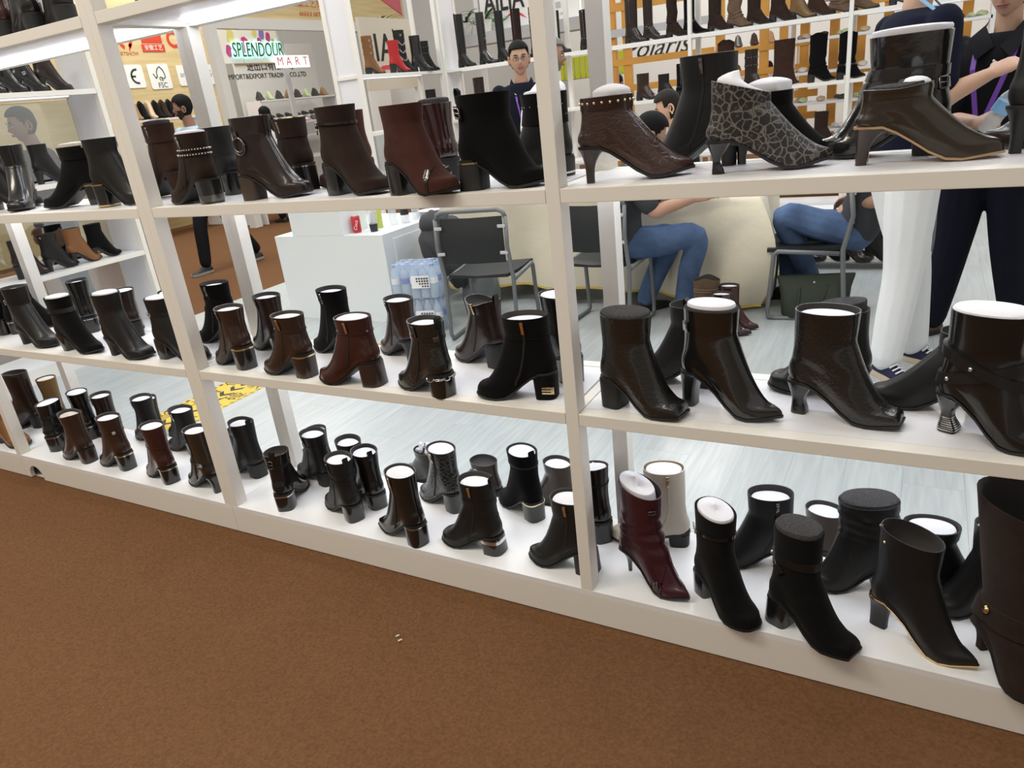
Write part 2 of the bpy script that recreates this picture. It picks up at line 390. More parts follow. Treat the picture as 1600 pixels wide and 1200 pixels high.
class Boot:
    """side profile lofted from the sole line up to the shaft top; x heel to toe, z up, +y is the zip side"""
    def __init__(s, L=.24, H=.235, hh=.075, toe='almond', st=.006, wt=.122, xb=.012, lw=.047, aw=.040, fw=.0465, lean=0.0, dip=0.0, tilt=0.0, slouch=None, an=1.0, fold=0.0, plat=0.0):
        s.L, s.H, s.hh, s.toe, s.st, s.fw, s.plat = L, H, hh, toe, st, fw, plat
        ts = .012 if toe == 'point' else .008
        s.ts = ts
        k = min(1.0, (H - hh) / .155)
        th = .017 if toe == 'point' else (.022 if toe == 'square' else .026)
        a = hh
        ax = max(.40 * L, lerp(.455 * L, xb + lean + wt, .88 if H - hh > .13 else 1.02)) * an
        za = hh + min(.112, .68 * (H - hh)); zt = ts + st + th
        pw = 2.0 if H - hh > .13 else 1.5
        def fr(q): return lerp(ax, .965 * L, q), zt + (za - zt) * (1 - q) ** pw
        # back x,z ; front x,z ; half width ; ellipse blend ; sole sag
        C = [(.006, a + st, L, ts + st, fw, 0, 1),
             (.001, a + st + .012 * k, L - .002, ts + st + th * .55, fw, 0, 1),
             (0, a + .028 * k, L * .965, zt, fw * .97, .05, .9),
             (.001, a + .040 * k) + fr(.80) + (fw * .93, .25, .72),
             (.004, a + .050 * k) + fr(.58) + (fw * .90, .45, .5),
             (.007, a + .060 * k) + fr(.38) + (fw * .88, .65, .3),
             (.009, a + .072 * k) + fr(.20) + (aw * 1.02, .85, .14),
             (.011, a + .087 * k) + fr(.08) + (aw, 1, .04),
             (.012 + lean * .2, a + .104 * k) + fr(0.0) + (aw, 1, 0)]
        zb, zf = C[-1][1], C[-1][3]
        for q in (.33, .66, 1.0):
            C.append((lerp(C[8][0], xb + lean, q), lerp(zb, H, q), lerp(C[8][2], xb + lean + wt, q), lerp(zf, H, q), lerp(aw, lw, q), 1, 0))
        s.M = 30
        s.rings = []
        for j in range(s.M + 1):
            u = (len(C) - 1) * j / s.M
            s.rings.append(s.ring(catmull(C, u), j / s.M, dip, tilt, slouch))
    def prof(s, x):
        L, hh = s.L, s.hh
        q = x / L
        p = s.plat
        if q < .2: return hh
        if q < .66: return lerp(hh, p * .0, sst(.14, .68, q)) if hh > .03 else lerp(hh, 0, sst(.2, .5, q))
        return s.ts * sst(.66, 1.0, q)
    def ring(s, c, t, dip, tilt, slouch):
        bx, bz, fx, fz, w, bl, sag = c
        side = []
        for sv in SS:
            sv0 = sv
            if s.toe in ('square', 'round') and bl < .4: sv = min(1, sv / (.987 if s.toe == 'square' else .995))
            x = lerp(bx, fx, sv); z = lerp(bz, fz, sv); sv = sv0
            if sag > 0: z += sag * (s.prof(sv * s.L) - lerp(s.hh, s.ts, sv))
            e = math.sqrt(max(0, 1 - (2 * sv - 1) ** 2)) ** .88
            fsh = interp(TOE[s.toe], sv) * s.fw / max(w, 1e-5)
            y = w * lerp(fsh, e, min(1, max(0, bl)))
            k = sst(.72, 1, t)
            z += k * (tilt * (sv - .5) - dip * math.sin(PI * sv) ** 2)
            if slouch:
                t0, t1, am, fr = slouch; g = sst(t0, t0 + .1, t) * (1 - sst(t1 - .08, t1, t))
                d = g * am * math.sin(fr * t * 2 * PI + 2.2 * math.sin(sv * 5.0))
                y *= 1 + d / .045; x += d * (2 * sv - 1)
            side.append((x, y, z))
        left = [(x, y, z) for x, y, z in side]
        right = [(x, -y, z) for x, y, z in side[1:-1]][::-1]
        return [Vector(p) for p in left + right]
    def pt(s, th, z):
        """surface point at ring index th (float) and height z, searched downward from the top"""
        n = 2 * NA
        def col(j):
            i0 = int(math.floor(th)) % n; i1 = (i0 + 1) % n; f = th - math.floor(th)
            return s.rings[j][i0].lerp(s.rings[j][i1], f)
        j = s.M
        while j > 1 and col(j - 1).z > z: j -= 1
        a, b = col(j - 1), col(j)
        f = 0 if abs(b.z - a.z) < 1e-7 else min(1, max(0, (z - a.z) / (b.z - a.z)))
        return a.lerp(b, f)
    def nrm(s, th, z):
        a = s.pt(th + .4, z) - s.pt(th - .4, z); b = s.pt(th, z + .006) - s.pt(th, z - .006)
        n = a.cross(b)
        if n.length < 1e-9: return Vector((0, 1, 0))
        n.normalize()
        c = (s.pt(0, z) + s.pt(NA, z)) / 2
        if n.dot(s.pt(th, z) - c) < 0: n = -n
        return n
    def frame(s, th, z, off=0.0):
        """matrix with local z out of the surface, local y up along it"""
        n = s.nrm(th, z); p = s.pt(th, z) + n * off
        up = (s.pt(th, z + .008) - s.pt(th, z - .008)); up = (up - n * up.dot(n)).normalized()
        x = up.cross(n)
        m = Matrix((x, up, n)).transposed().to_4x4(); m.translation = p
        return m
    # ---- parts
    def upper(s, par, m, lining='lining_grey', depth=.05, cuff=None):
        b = MB(); b.loft(s.rings, 0, True, True, False)
        c = sum(s.rings[-1], Vector()) / len(s.rings[-1])
        def ins(r, d, dz): return [p - Vector(((p.x - c.x), (p.y), 0)).normalized() * d + Vector((0, 0, dz)) for p in r]
        top = s.rings[-1]
        rim = [top, ins(top, .0012, .0008), ins(top, .0026, 0)]
        b.loft(rim, 0, True, False, False)
        def low(j, d):
            r = s.rings[j]; cc = sum(r, Vector()) / len(r)
            return [p - Vector(((p.x - cc.x), p.y, 0)).normalized() * d for p in r]
        b.loft([ins(top, .0026, 0), low(s.M - 1, .0028), low(s.M - 2, .003), low(s.M - 4, .004)], 1, True, False, True)
        o = b.build('upper', [m, lining], par, smooth=True)
        return o
    def stuffing(s, par, m='tissue_paper', up=-.012, dome=.004, sc=.87, name='paper_stuffing', shift=0.0, tiltx=0.0):
        top = s.rings[-1]; c = sum(top, Vector()) / len(top)
        def rg(k, dz): return [Vector((c.x + (p.x - c.x) * k + shift, p.y * k, p.z + dz + tiltx * (p.x - c.x))) for p in top]
        lo = s.rings[s.M - 2]; cl = sum(lo, Vector()) / len(lo)
        r0 = [Vector((cl.x + (p.x - cl.x) * min(sc, .93) * .95, p.y * min(sc, .93) * .95, p.z)) for p in lo]
        MB().loft([r0, rg(min(sc, .95), min(up, 0) - .004), rg(sc, up - .004), rg(sc * .96, up), rg(sc * .78, up + dome * .4), rg(sc * .55, up + dome * .72), rg(sc * .3, up + dome * .93), rg(sc * .08, up + dome)], 0).build(name, m, par, smooth=50)
    def sole(s, par, m='sole_black', welt=.0025, th=None, name='sole', st=None):
        st = st or s.st; L = s.L; T, B_, T2 = [], [], []
        for sg in (1, -1):
            seq = list(range(NA + 1)) if sg == 1 else list(range(NA - 1, 0, -1))
            for i in seq:
                sv = SS[i]; x = lerp(-.001, L + welt, min(1, sv / (.987 if s.toe == 'square' else .995 if s.toe == 'round' else 1))); y = sg * (interp(TOE[s.toe], sv) * s.fw + (welt if 0 < i < NA else 0))
                z = s.prof(sv * L)
                T.append(Vector((x, y, z + st + .001))); B_.append(Vector((x * .996, y * .97, z + .0003)))
        b = MB(); b.loft([B_, T], 0, True, False, False)
        n = len(B_); o = len(b.v)
        for ring in (B_, T):
            o = len(b.v); b.v += [tuple(p) for p in ring]
            for i in range(NA):
                j0, j1 = i, i + 1; k0, k1 = (n - i) % n, (n - i - 1) % n
                f = [j0, j1, k1, k0]; f = [q for q_i, q in enumerate(f) if q not in f[:q_i]]
                if len(f) > 2: b.f.append(tuple(o + q for q in f)); b.m.append(0)
        return b.build(name, m, par, smooth=40)
    def heel(s, par, m='heel_black', kind='block', tl=.066, bl=None, bw=None, tw=None, back=None, band=None, bandm='gold_metal', name='heel'):
        hh = s.hh; L = s.L
        D = {'block': (.060, .033, .003, 0, 1), 'flare': (.068, .037, -.004, 0, 1), 'slim': (.020, .011, .014, 1, 1.0), 'stiletto': (.010, .005, .02, 1, 1),
             'spool': (.030, .016, .012, 2, 1), 'cone': (.040, .021, .008, 0, 1), 'column': (.034, .021, .006, 1, 1), 'arch': (.040, .017, .010, 2, 1)}[kind]
        bl = bl if bl is not None else D[0]; bw = bw if bw is not None else D[1]; xb1 = back if back is not None else D[2]
        tw = tw if tw is not None else s.fw * .76
        def outline(v, off=0.0):
            if D[3] == 1: e = 1 - (1 - v) ** 3.2
            elif D[3] == 2:
                e = 1 - (1 - v) ** 3
            else: e = v
            ln = lerp(tl, bl, e); hw = lerp(tw, bw, e); x0 = lerp(.001, xb1, e)
            if D[3] == 2:
                pinch = 1 - (.26 if kind == 'arch' else .45) * math.sin(PI * min(1, max(0, (v - .15) / .85))) ** 2; ln *= pinch; hw *= pinch; x0 += (1 - pinch) * tl * .12
            pts = []
            n = 22
            for i in range(n):
                a = 2 * PI * i / n; ca, sa = math.cos(a), math.sin(a)
                ex = .32 if ca > 0 else .8           # squared at the breast, rounded at the back
                px = math.copysign(abs(ca) ** ex, ca); py = math.copysign(abs(sa) ** (.55 if ca > 0 else .62), sa)
                pts.append((x0 + ln / 2 + px * (ln / 2 + off), py * (hw + off)))
            return pts
        rings = []
        for i in range(9):
            v = i / 8; z = (hh + .001) * (1 - v)
            ring = []
            for (x, y) in outline(v):
                zz = min(z, s.prof(x) + .001) if i == 0 else min(z, s.prof(x))
                ring.append(Vector((x, y, zz if i else s.prof(x) + .001)))
            rings.append(ring)
        MB().loft(rings, 0).build(name, m, par, smooth=35)
        if band:
            for v0, v1 in band:
                rs = []
                for v, of in ((v0, 0), (v0, .0012), (v1, .0012), (v1, 0)):
                    rs.append([Vector((x, y, hh * (1 - v))) for x, y in outline(v, of)])
                MB().loft(rs, 0, True, False, False).build('heel_band', bandm, par, smooth=35)
        s.houtline = outline
    def strap(s, par, zc, w=.016, tilt=0.0, m='black_leather', off=.0022, name='strap', arc=None, yt=0.0):
        n = 2 * NA; sel = [i * .5 for i in range(2 * n)] if arc is None else [lerp(arc[0], arc[1], q / 20) for q in range(21)]
        lo, li, hi, hi2 = [], [], [], []
        for th in sel:
            q = th % n; q = q if q <= NA else n - q; sv = (1 - math.cos(PI * q / NA)) / 2
            z = zc + tilt * (sv - .5) + yt * math.sin(2 * PI * th / n)
            a, b = s.pt(th, z - w / 2), s.pt(th, z + w / 2); na = s.nrm(th, z)
            lo.append(a + na * .0002); li.append(a + na * off); hi.append(b + na * off); hi2.append(b + na * .0002)
        rings = [lo, li, hi, hi2]
        b = MB(); b.loft(rings, 0, arc is None, False, False)
        return b.build(name, m, par, smooth=50)
    def plate(s, par, th, z, dx, dy, m, name='plate', t=.003, off=.002, rot=0.0, bev=.0008):
        mt = s.frame(th, z, off + t / 2) @ Matrix.Rotation(rot, 4, 'Z')
        return MB().box((0, 0, 0), (dx, dy, t), 0, mt, bev=bev).build(name, m, par, smooth=40)
    def buckle(s, par, th, z, dx=.022, dy=.02, m='silver_metal', r=.0016, off=.004, pin=True, name='buckle', rot=0.0):
        mt = s.frame(th, z, off) @ Matrix.Rotation(rot, 4, 'Z'); b = MB()
        q = [mt @ Vector((a * dx / 2, c * dy / 2, 0)) for a, c in ((-1, -.8), (-.8, -1), (.8, -1), (1, -.8), (1, .8), (.8, 1), (-.8, 1), (-1, .8))]
        b.tube(q, r, 6, closed=True)
        if pin: b.tube([mt @ Vector((-dx / 2, 0, .001)), mt @ Vector((dx / 2, 0, .001))], r * .8, 6)
        return b.build(name, m, par, smooth=True)
    def ringpart(s, par, th, z, rad, m, r=.002, off=.004, name='ring', sx=1.0):
        mt = s.frame(th, z, off); b = MB()
        b.tube([mt @ Vector((rad * sx * math.cos(2 * PI * k / 18), rad * math.sin(2 * PI * k / 18), 0)) for k in range(18)], r, 6, closed=True)
        return b.build(name, m, par, smooth=True)
    def studs(s, par, z, ths, r=.0028, m='pale_gold_metal', tilt=0.0, off=.002, name='studs'):
        b = MB()
        for th in ths:
            q = th % (2 * NA); q = q if q <= NA else 2 * NA - q; sv = (1 - math.cos(PI * q / NA)) / 2
            p = s.frame(th, z + tilt * (sv - .5), off).translation; b.sphere(p, r, 0, 8, 5)
        return b.build(name, m, par, smooth=True)
    def chain(s, par, pts, m='silver_metal', r=.0011, ln=.007, name='chain'):
        b = MB()
        for i in range(len(pts) - 1):
            a, c = Vector(pts[i]), Vector(pts[i + 1]); d = (c - a).normalized(); u = d.orthogonal().normalized()
            if i % 2: u = d.cross(u)
            m0 = (a + c) / 2; h = (c - a).length * .62
            b.tube([m0 + d * h * math.cos(2 * PI * k / 10) + u * h * .6 * math.sin(2 * PI * k / 10) for k in range(10)], r, 5, closed=True)
        return b.build(name, m, par, smooth=True)
    def zipper(s, par, th=6.5, z1=None, z0=None, m='zip_tape', pull='silver_metal', w=.0065, pz=.012, curve=0.0, big=1.35):
        z1 = z1 or s.H - .003; z0 = z0 or max(s.hh * .62, .03); L0, L1 = [], []
        rl = [[], [], [], []]
        for i in range(15):
            f = i / 14; z = lerp(z1, z0, f); t = th + curve * f * f
            fr = s.frame(t, z)
            for k, (dx, dz) in enumerate(((-w / 2, .0002), (-w / 2 + .001, .0014), (w / 2 - .001, .0014), (w / 2, .0002))): rl[k].append(fr @ Vector((dx, 0, dz)))
        zp = MB().loft(rl, 0, False, False, False).build('zipper', m, par, smooth=30)
        fr = s.frame(th, z1 - pz, .002)
        b = MB(); b.box(fr @ Vector((0, .004, .0015)), (.007 * big, .008 * big, .004), 0, fr.to_3x3().to_4x4(), bev=.001)
        b.box(fr @ Vector((0, -.010 * big, .002)), (.006 * big, .018 * big, .0016), 0, fr.to_3x3().to_4x4(), bev=.0006)
        b.build('zip_puller', pull, zp, smooth=40)
        return zp
    def tab(s, par, m, th=0, w=.018, h=.022, name='pull_tab'):
        p = s.pt(th, s.H - .004); n = s.nrm(th, s.H - .02); x = Vector((n.y, -n.x, 0)).normalized() if (abs(n.x) + abs(n.y)) > 0 else Vector((0, 1, 0))
        prof = [p + n * .0015 + Vector((0, 0, -.014)), p + n * .003 + Vector((0, 0, h * .6)), p + n * .001 + Vector((0, 0, h)), p - n * .006 + Vector((0, 0, h * .7)), p - n * .007 + Vector((0, 0, -.01))]
        r1 = [q + x * w / 2 for q in prof]; r2 = [q - x * w / 2 for q in prof]
        r3 = [q - x * w / 2 - n * .002 for q in prof]; r4 = [q + x * w / 2 - n * .002 for q in prof]
        MB().loft([r1, r2, r3, r4, r1], 0, False, False, False).build(name, m, par, smooth=40)
    def cuff(s, par, m, h=.04, off=.0025, top=.002, name='cuff', flare=0.0):
        rings = []
        n = 2 * NA
        for f, of in ((0, .0003), (0, off), (.5, off + flare * .5), (1, off + flare), (1, .0003)):
            rings.append([s.pt(th, s.H + top - .003 - h * (1 - f)) + s.nrm(th, s.H - .02 - h * (1 - f) * .8) * of + (Vector((0, 0, top)) if f == 1 else Vector()) for th in range(n)])
        MB().loft(rings, 0, True, False, False).build(name, m, par, smooth=40)
    def seam(s, par, th, z0, z1, m, name='seam', r=.0007, dth=0.0):
        pts = [s.frame(lerp(th, th + dth, i / 12), lerp(z0, z1, i / 12)).translation for i in range(13)]
        MB().tube(pts, r, 5).build(name, m, par, smooth=True)

BOOT_N = 0
def new_boot(label, x, y, z, yaw, L=.24, flip=False, group='boots on the front shelving', name='ankle_boot', **kw):
    t = thing(name, (x, y, z), R(yaw), label, 'boot', group)
    if flip: t.scale = (1, -1, 1)
    return t, Boot(L=L, **kw)
POS = {'M1a': (-2.35, 0.27, 176, 0.249, 0.254),
 'M1b': (-1.925, 0.045, 168, 0.262, 0.212),
 'M1c': (-2.038, 0.25, 178, 0.232, 0.222),
 'M1d': (-1.844, 0.083, 12, 0.232, 0.238),
 'M1e': (-1.707, 0.247, 165, 0.232, 0.221),
 'M1f': (-1.515, 0.114, -8, 0.232, 0.238),
 'M1g': (-1.492, 0.28, 172, 0.232, 0.222),
 'M1h': (-1.237, 0.051, -13, 0.232, 0.221),
 'M1i': (-1.163, 0.241, 150, 0.232, 0.214),
 'M1j': (-1.025, 0.063, 5, 0.232, 0.224),
 'M1k': (-0.801, 0.25, 172, 0.232, 0.208),
 'L1a': (-3.465, 0.133, 25, 0.258, 0.256),
 'L1b': (-3.3, 0.24, -42, 0.262, 0.247),
 'L1d': (-2.72, 0.2, -158, 0.262, 0.214),
 'L1e': (-2.595, 0.09, 12, 0.232, 0.23),
 'R1a': (-0.705, 0.075, 18, 0.262, 0.187),
 'R1b': (-0.375, 0.27, 170, 0.25, 0.249),
 'R1c': (-0.42, 0.12, 14, 0.262, 0.175),
 'R1d': (-0.4, 0.28, 14, 0.232, 0.155),
 'R1e': (-0.126, 0.146, 7, 0.262, 0.146),
 'R1f': (0.045, 0.27, 172, 0.262, 0.248),
 'R1g': (0.135, 0.2, 10, 0.232, 0.241),
 'R1h': (0.35, 0.28, 172, 0.248, 0.201),
 'L2a': (-3.732, 0.177, -160, 0.232, 0.234),
 'L2b': (-3.46, 0.087, -1, 0.262, 0.259),
 'L2c': (-3.72, 0.16, 60, 0.239, 0.214),
 'L2d': (-3.115, 0.065, 1, 0.262, 0.232),
 'L2e': (-3.222, 0.26, 150, 0.232, 0.234),
 'L2f': (-2.793, 0.071, -1, 0.232, 0.255),
 'L2g': (-2.892, 0.25, 150, 0.232, 0.2),
 'L2h': (-2.517, 0.095, 2, 0.257, 0.238),
 'L2i': (-2.553, 0.25, 160, 0.232, 0.207),
 'M2a': (-2.297, 0.29, 178, 0.232, 0.241),
 'M2b': (-1.997, 0.065, 163, 0.232, 0.216),
 'M2c': (-1.976, 0.22, 161, 0.232, 0.214),
 'M2d': (-1.696, 0.058, 174, 0.232, 0.209),
 'M2e': (-1.685, 0.256, 165, 0.232, 0.236),
 'M2f': (-1.407, 0.056, -177, 0.247, 0.219),
 'M2g': (-1.417, 0.252, 152, 0.232, 0.208),
 'M2h': (-1.132, 0.02, 162, 0.232, 0.223),
 'M2i': (-1.084, 0.267, 161, 0.232, 0.217),
 'M2j': (-0.827, 0.102, -169, 0.239, 0.236),
 'M2k': (-0.806, 0.192, 150, 0.232, 0.256),
 'R2a': (-0.69, 0.095, -13, 0.234, 0.255),
 'R2b': (-0.425, 0.268, 176, 0.25, 0.225),
 'R2c': (-0.49, 0.144, -14, 0.262, 0.263),
 'R2d': (-0.063, 0.276, 175, 0.241, 0.207),
 'R2e': (-0.237, 0.162, -10, 0.253, 0.262),
 'R2f': (0.205, 0.25, 178, 0.268, 0.19),
 'R2g': (0.074, 0.148, -24, 0.232, 0.282),
 'R2h': (0.359, 0.287, 170, 0.232, 0.23),
 'L3a': (-4.28, 0.2, 7, 0.232, 0.287),
 'L3b': (-3.954, 0.27, -165, 0.232, 0.308),
 'L3c': (-4.03, 0.084, -3, 0.25, 0.264),
 'L3d': (-3.835, 0.304, 165, 0.262, 0.26),
 'L3e': (-3.554, 0.072, 112, 0.232, 0.236),
 'L3f': (-3.477, 0.249, 167, 0.262, 0.24),
 'L3g': (-3.226, 0.069, 174, 0.232, 0.241),
 'L3h': (-3.309, 0.26, 164, 0.232, 0.235),
 'L3i': (-2.957, 0.081, 174, 0.232, 0.247),
 'L3k': (-3.056, 0.3, 165, 0.232, 0.231),
 'L3l': (-2.634, 0.052, 164, 0.232, 0.254),
 'L3m': (-2.756, 0.29, 172, 0.232, 0.212),
 'L3n': (-2.361, 0.057, 165, 0.232, 0.269),
 'M3a': (-2.419, 0.271, 157, 0.232, 0.143),
 'M3b': (-2.281, 0.216, 170, 0.232, 0.242),
 'M3c': (-1.982, 0.03, 118, 0.232, 0.227),
 'M3e': (-1.938, 0.251, 163, 0.232, 0.214),
 'M3f': (-1.748, 0.225, 154, 0.232, 0.167),
 'M3g': (-1.654, 0.072, 156, 0.232, 0.235),
 'M3h': (-1.625, 0.166, 151, 0.232, 0.218),
 'M3i': (-1.336, 0.025, 161, 0.232, 0.261),
 'M3k': (-1.327, 0.245, 159, 0.232, 0.236),
 'M3l': (-1.067, 0.084, 178, 0.232, 0.255),
 'M3n': (-1.03, 0.279, 151, 0.232, 0.248),
 'M3p': (-0.747, 0.09, 179, 0.232, 0.247),
 'M3q': (-0.773, 0.23, 135, 0.232, 0.248),
 'R3a': (-0.682, 0.139, -23, 0.243, 0.311),
 'R3b': (-0.53, 0.322, -168, 0.25, 0.264),
 'R3c': (-0.453, 0.134, -39, 0.232, 0.286),
 'R3d': (-0.221, 0.32, -165, 0.232, 0.235),
 'R3e': (-0.251, 0.079, -24, 0.232, 0.297),
 'R3f': (0.038, 0.31, -160, 0.232, 0.27),
 'R3g': (-0.018, 0.137, -23, 0.254, 0.297),
 'R3i': (0.03, 0.33, 5, 0.232, 0.18),
 'R3j': (0.316, 0.32, -155, 0.235, 0.252),
 'R3k': (0.215, 0.151, -58, 0.232, 0.46)}
# ================================================================ BOOTS ON THE FRONT SHELVING
ZL = {'1': LV['mid'], '2': LV['low'], '3': LV['base']}
GR = {'1': 'boots on the eye level shelf', '2': 'boots on the middle shelf', '3': 'boots on the bottom board'}
BT_ROOT = {}
def bt(k, label, m, toe='almond', hh=.075, heel='block', hm='heel_black', fill='paper', up=-.013, zip=None, zth=6.5, zm='zip_tape', sole='sole_black', st=.006, band=None, bandm='gold_metal',
       straps=(), tab=False, lining='lining_grey', hk=None, cuff=None, name='ankle_boot', H=None, seam=None, fillk=None, **kw):
    x, y, yaw, L, h = POS[k]
    if k[1] in '23' and hh < .07: hh += .010
    t, b = new_boot(label, x, y, ZL[k[1]], yaw, L, group=GR[k[1]], name=name, H=H or h, hh=hh, toe=toe, st=st, **kw)
    b.upper(t, m, lining); b.sole(t, sole); b.heel(t, hm, heel, band=band, bandm=bandm, **(hk or {}))
    fk = fillk or {}
    if fill == 'paper': b.stuffing(t, 'tissue_paper', up, **fk)
    elif fill == 'foam': b.stuffing(t, 'foam_dark', up, name='foam_insert', **fk)
    elif fill == 'card': b.stuffing(t, 'card_paper', up, name='card_insert', **fk)
    if zip: b.zipper(t, min(zth, 6.8), m=zm, pull=zip)
    for sp in straps:
        sp = dict(sp); bk = sp.pop('bk', None); sp.setdefault('m', m); o = b.strap(t, **sp)
        if bk: b.buckle(o, **bk)
    if tab: b.tab(t, m)
    if cuff: b.cuff(t, **cuff)
    if seam:
        for q in seam: b.seam(t, **q)
    BT_ROOT[k] = t
    return t, b
G, S_, PG, GM = 'gold_metal', 'silver_metal', 'pale_gold_metal', 'gunmetal'
# ---- eye level shelf, left bay
bt('L1a', 'black boot cut by the left photo edge on the eye level shelf', 'black_leather', 'almond', .07, fill='none')
bt('L1b', 'black leather boot with a thin double ankle strap, toe towards the aisle', 'black_glossy', 'square', .06, straps=[dict(zc=.175, w=.006), dict(zc=.163, w=.006)])
t, b = bt('L1d', 'black suede boot with tan lining and a gold topped block heel', 'black_suede', 'round', .075, lining='lining_beige', fill='card', up=.012, band=[(.0, .07)], cuff=dict(m='black_suede', h=.045))
t, b = bt('L1e', 'black leather boot with a gold striped heel beside the double upright', 'black_leather', 'almond', .08, 'block', band=[(.0, .06), (.9, .97)], fill='none')
b.plate(t, 26, b.H - .02, .01, .006, PG, 'clasp')
# ---- eye level shelf, middle bay
bt('M1a', 'brown suede boot with a wide folded cuff and dark foam top', 'brown_suede', 'point', .085, 'cone', 'brown_suede', 'foam', .012, zip=S_, zth=7, cuff=dict(m='brown_suede', h=.06, off=.003), lining='lining_beige')
t, b = bt('M1b', 'brown suede boot with two rows of silver studs around the ankle', 'dark_brown_suede', 'round', .07, 'block', 'heel_black', up=.006, band=[(.62, .9)], bandm='gunmetal', zip=S_, zth=8)
for z in (.150, .165):
    o = b.strap(t, z, .008, m='dark_brown_leather'); b.studs(o, z, [q * .8 for q in range(35)], .0026, S_, off=.003)
bt('M1c', 'dark navy leather boot with a side zip behind the ring buckle boot', 'black_soft', 'round', .07, 'block', zip=S_, fill='none')
t, b = bt('M1d', 'glossy dark brown boot with a large gunmetal ring on its shaft', 'dark_brown_leather', 'round', .07, 'block', 'heel_stack', fill='none', wt=.128)
b.plate(t, 23.2, b.H - .045, .014, .016, GM, 'clasp'); b.ringpart(t, 23, b.H - .075, .021, GM, .0028, name='ring'); b.ringpart(t, 23, b.H - .079, .025, GM, .0018, name='ring')
t, b = bt('M1e', 'dark brown suede boot with a gold zip and metal edged block heel', 'dark_brown_suede', 'round', .078, 'block', 'heel_black', fill='none', zip=PG, cuff=dict(m='dark_brown_suede', h=.055), band=[(0, .05)], bandm=S_)
t, b = bt('M1f', 'dark brown suede boot with a knotted leather cord at the ankle', 'dark_brown_suede', 'round', .085, 'block', fill='none', wt=.13)
o = b.strap(t, .195, .007, tilt=-.006, m='dark_brown_leather', off=.004)
fr = b.frame(25.5, .192, .005); kn = MB()
for a in (0, 60, 120): kn.tube([fr @ Vector((.008 * math.cos(2 * PI * q / 12) * math.cos(R(a)) - .004 * math.sin(2 * PI * q / 12) * math.sin(R(a)), .008 * math.cos(2 * PI * q / 12) * math.sin(R(a)) + .004 * math.sin(2 * PI * q / 12) * math.cos(R(a)), .002 * math.sin(4 * PI * q / 12))) for q in range(12)], .0025, 6, closed=True)
kn.tube([fr @ Vector((0, 0, 0)), fr @ Vector((.008, -.014, .001)), fr @ Vector((.010, -.024, .001))], .002, 6)
kn.build('knot', 'gunmetal', o, smooth=True)
bt('M1g', 'reddish brown suede boot with a side zip behind the knotted cord boot', 'red_brown_suede', 'round', .075, 'block', fill='none', zip=GM, zth=7.5, zm='zip_tape_brown')
t, b = bt('M1h', 'reddish brown suede boot with a silver link bar across the toe', 'red_brown_suede', 'round', .08, 'block', fill='none', wt=.128)
pts = [b.pt(28 - q, .05) for q in (11, 11)]
def vamp(b, x, dz=0.003, yf=0.0):
    """point on top of the foot at length x, yf = -1..1 across"""
    best = None
    for r in b.rings:
        p = r[NA]
        if best is None or abs(p.x - x) < abs(best[0][NA].x - x): best = (r,)
    r = best[0]; i = NA + int(round(-yf * 4)); return r[i] + Vector((0, -.003 * yf if 0 else 0, dz))
def toe_band(b, t, x, wd, m, off=.0025, name='vamp_strap', span=8):
    rs = []
    js = sorted(range(len(b.rings)), key=lambda j: abs(b.rings[j][NA].x - x))[:1]
    def cross(xx):
        out = []
        for a in range(-span, span + 1):
            th = a / span * 1.0
            # walk the section at constant x: collect points of every ring whose x straddles xx
            pass
        return out
    sec = []
    for xx, of in ((x - wd / 2, .0003), (x - wd / 2, off), (x + wd / 2, off), (x + wd / 2, .0003)):
        pl = []
        for r in b.rings:
            for i in range(NA, 2 * NA):
                p, q = r[i % (2 * NA)], r[(i + 1) % (2 * NA)]
                if (p.x - xx) * (q.x - xx) <= 0 and abs(p.x - q.x) > 1e-9:
                    f = (xx - p.x) / (q.x - p.x); pl.append(p.lerp(q, f)); break
        pl = [p for p in pl if p.x > .3 * b.L]
        pl.sort(key=lambda p: p.y)
        half = pl; c = Vector((xx, 0, min(p.z for p in pl)))
        full = half + [Vector((p.x, -p.y, p.z)) for p in reversed(half)]
        full = [p + (p - c).normalized() * of for p in full]
        sec.append(full)
    n = min(len(q) for q in sec); h = n // 2
    sec = [q[:h] + q[-h:] for q in sec]
    return MB().loft(sec, 0, False, False, False).build(name, m, t, smooth=50), sec
o, sec = toe_band(b, t, .178, .010, 'dark_brown_leather')
mid = len(sec[0]) // 2
pl = [Vector(p) for p in sec[1][mid - 5:mid + 5]]
lk = MB()
for q, (i, j) in enumerate(((0, 3), (3, 6), (6, 9))):
    a, c = pl[i] + Vector((0.004, 0, .003)), pl[j] + Vector((0.004, 0, .003)); d = (c - a).normalized(); u = Vector((1, 0, 0)); h = (c - a).length / 2
    lk.tube([(a + c) / 2 + d * h * sx + u * .0055 * sy for sx, sy in ((-1, -1), (1, -1), (1, 1), (-1, 1))], .0016, 6, closed=True)
lk.build('link_bar', S_, o, smooth=40)
t, b = bt('M1i', 'wine red patent boot with grey foam top seen from behind', 'dark_red_patent', 'round', .06, 'block', 'heel_matte', 'foam', .012, zip=G, zth=8, zm='zip_tape_brown', lining='lining_beige')
o = b.strap(t, .10, .012, m='dark_red_patent')
t, b = bt('M1j', 'large black suede boot with a square silver buckle and pull tab', 'black_suede', 'almond', .068, 'flare', 'heel_matte', fill='none', wt=.14, lw=.05, tab=True, band=[(.0, .05)])
b.plate(t, 25, b.H - .038, .034, .030, 'black_suede', 'buckle_patch'); b.buckle(t, 25, b.H - .038, .024, .022, S_, off=.0065)
